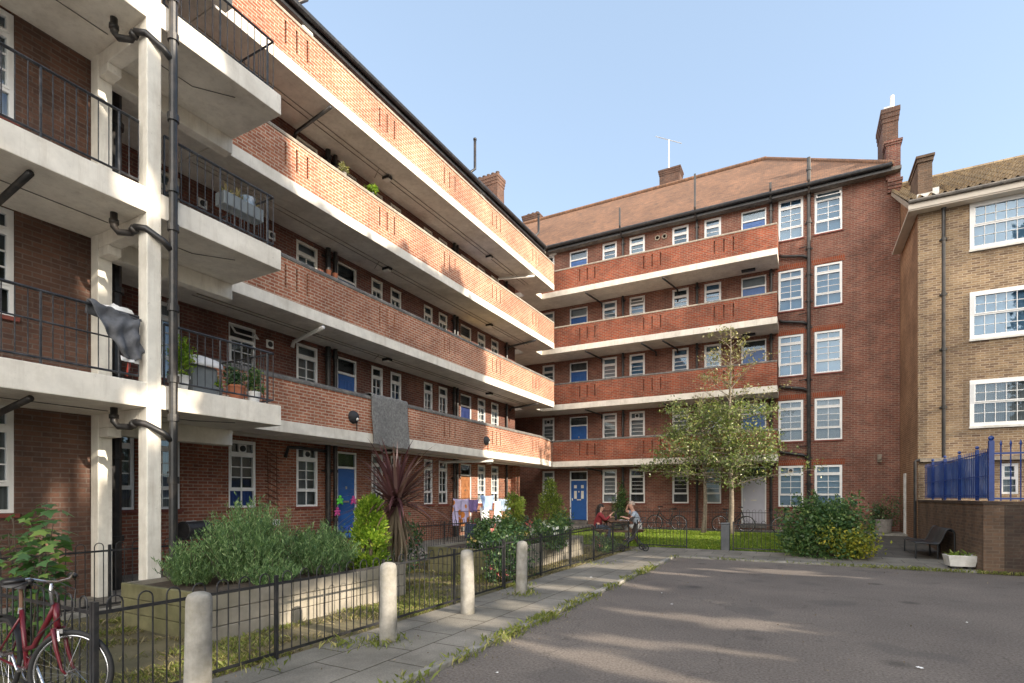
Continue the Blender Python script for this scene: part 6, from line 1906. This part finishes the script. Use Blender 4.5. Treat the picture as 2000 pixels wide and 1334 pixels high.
# ================================================================== unseen trees added at the right, gaps cut so chosen sun patches show
EL, AZ = math.radians(22.3), math.radians(6.5)
S = np.array([math.cos(EL) * math.cos(AZ), -math.cos(EL) * math.sin(AZ), math.sin(EL)])
rng = np.random.default_rng(77)
n = 200000
P = np.stack([rng.uniform(13.0, 18.0, n), rng.uniform(-5.5, 26, n), rng.uniform(.5, 22.5, n)], 1)
tf = (P[:, 0] + 10.41) / S[0]
FY = P[:, 1] - tf * S[1]; FZ = P[:, 2] - tf * S[2]
tg = P[:, 2] / S[2]
GX = P[:, 0] - tg * S[0]; GY = P[:, 1] - tg * S[1]
wv = .35 * np.sin(FY * 2.1 + 1) + .25 * np.sin(FY * 4.7) + .15 * np.sin(FY * 9.1)
hit = FZ > 0
zs = np.where(FY < 8.3, 10.5, 8.55 + np.where((FY > 12.6) & (FY < 15.6), .45, 0.)) + wv * .55
lit = hit & ((FZ > zs) | (FY > 17.1 + .12 * np.sin(FZ * 5)))
for (y, z, ry, rz) in ((5.0, 7.8, .55, .45), (4.9, 2.25, .3, .12), (4.05, 1.37, .06, .30), (3.9, .72, .12, .12), (4.45, 5.1, .12, .5), (4.6, 1.9, .12, .3), (9.5, 9.2, .8, .3), (4.2, 9.9, .8, .3)):
    lit |= hit & (((FY - y) / (ry + .28)) ** 2 + ((FZ - z) / (rz + .28)) ** 2 < 1)
g = ~hit
lit |= g & (GY > 19.75)
for (x, y, rx, ry) in ((-1.5, 7.65, 1.0, .16), (-.7, 7.5, .9, .13), (-.35, 7.95, .45, .07), (-1.6, 6.0, .65, .16), (-2.3, 5.35, .6, .13), (-1.3, 5.0, .8, .10), (.2, 4.9, .7, .10), (-.2, 6.15, .3, .1), (-2.4, 9.6, .55, .12), (-1.0, 9.1, .6, .07),
                       (-3.7, 7.1, .55, .20), (-3.9, 5.9, .6, .25), (-3.8, 8.9, .6, .26), (-3.6, 10.1, .55, .16), (-3.8, 12.3, .7, .45), (-3.6, 13.4, .5, .25), (-3.6, 14.6, .6, .2), (-1.5, 12.9, 1.0, .12), (-.4, 13.5, .9, .12), (.6, 13.0, .8, .08), (-2.3, 11.8, .5, .15),
                       (-6.3, 5.5, .5, .9), (-5.2, 5.0, .5, .4), (-5.0, 6.4, .4, .35), (-6.0, 8.6, .9, .35), (-7.5, 9.4, .7, .3), (-5.1, 11.6, .4, .5), (-5.9, 13.6, .5, .6), (-5.3, 3.3, .4, .3), (-4.4, 2.5, .22, .2), (-5.0, 15.4, .5, .3), (-5.4, 12.2, .5, .4), (-8.6, 6.9, .5, .4), (-9.5, 12., .6, .5)):
    lit |= g & (((GX - x) / (rx + .4)) ** 2 + ((GY - y) / (ry * 1.15 + .20)) ** 2 < 1)
P = P[~lit]  # leaves in the way of the chosen sun patches are removed
o = leaves('added_shade_trees', P, .36, 'leaf_far', None, aspect=.8, szvar=.2, seed=78)
tag(o, 'unseen mass of leafy trees added right of the yard, crowns cut open to shape the dappled shade', 'trees', kind='stuff')
t_ = MB()
for k in range(6):
    y = -5 + k * 6; t_.tube([(16.5, y, 0), (16.2, y + .3, 6), (16.6, y, 15)], [.35, .26, .1], 8)
o = t_.build('added_shade_trunks', 'bark_dark'); tag(o, 'trunks of the unseen trees added right of the yard to shape its shade', 'trees', kind='stuff')

# ================================================================== light, sky, camera
w = bpy.data.worlds.new('World'); SC.world = w; w.use_nodes = True
nt = w.node_tree; nt.nodes.clear()
sky = N(nt, 'ShaderNodeTexSky', sky_type='NISHITA')
sky.sun_disc = False; sky.sun_elevation = EL; sky.sun_rotation = math.radians(90) + AZ
sky.altitude = 30.; sky.air_density = 1.0; sky.dust_density = SKY_DUST; sky.ozone_density = 1.4
bg = N(nt, 'ShaderNodeBackground'); bg.inputs[1].default_value = SKY_STRENGTH
wo = N(nt, 'ShaderNodeOutputWorld')
hs = N(nt, 'ShaderNodeHueSaturation'); hs.inputs['Saturation'].default_value = .80; hs.inputs['Value'].default_value = 1.
L(nt, sky.outputs[0], hs.inputs['Color'])
# bright fill added behind the viewer, broken up like cloud; clear sky ahead
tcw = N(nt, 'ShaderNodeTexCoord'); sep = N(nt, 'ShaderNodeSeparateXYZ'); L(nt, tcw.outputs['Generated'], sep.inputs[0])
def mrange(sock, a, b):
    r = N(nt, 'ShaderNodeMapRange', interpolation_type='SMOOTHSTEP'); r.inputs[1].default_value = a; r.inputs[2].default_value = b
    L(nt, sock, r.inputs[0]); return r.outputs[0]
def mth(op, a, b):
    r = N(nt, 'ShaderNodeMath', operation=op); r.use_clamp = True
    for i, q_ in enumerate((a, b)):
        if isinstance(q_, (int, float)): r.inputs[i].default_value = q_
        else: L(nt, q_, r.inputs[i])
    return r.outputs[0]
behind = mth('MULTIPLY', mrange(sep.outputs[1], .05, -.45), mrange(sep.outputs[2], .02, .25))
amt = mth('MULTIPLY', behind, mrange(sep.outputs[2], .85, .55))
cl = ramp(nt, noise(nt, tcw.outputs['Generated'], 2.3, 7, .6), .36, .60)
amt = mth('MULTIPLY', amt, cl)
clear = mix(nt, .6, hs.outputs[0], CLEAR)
cw = mix(nt, amt, clear, FILL_CLOUD)
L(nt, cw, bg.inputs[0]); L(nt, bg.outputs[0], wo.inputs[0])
sl = bpy.data.lights.new('sun', 'SUN'); sl.energy = SUN_STRENGTH; sl.angle = math.radians(.53); sl.color = (1.0, .87, .70)
so = bpy.data.objects.new('sun', sl); COL.objects.link(so)
so.rotation_euler = Vector(S).to_track_quat('Z', 'Y').to_euler(); so.location = (30, -3, 20)
cam = bpy.data.cameras.new('camera'); co = bpy.data.objects.new('camera', cam); COL.objects.link(co)
co.location = (0, 0, 1.65); co.rotation_euler = (PI / 2, 0, math.radians(28.3))
cam.sensor_width = 36.; cam.sensor_fit = 'HORIZONTAL'; cam.lens = 36. * 1050 / 2000; cam.shift_y = 304. / 2000; cam.clip_start = .05; cam.clip_end = 2000.
SC.camera = co
SC.render.engine = 'CYCLES'
SC.cycles.max_bounces = 8; SC.cycles.diffuse_bounces = 4; SC.cycles.transparent_max_bounces = 12; SC.cycles.use_denoising = True
SC.view_settings.view_transform = 'Standard'; SC.view_settings.look = 'None'; SC.view_settings.exposure = 0.; SC.view_settings.gamma = 1.
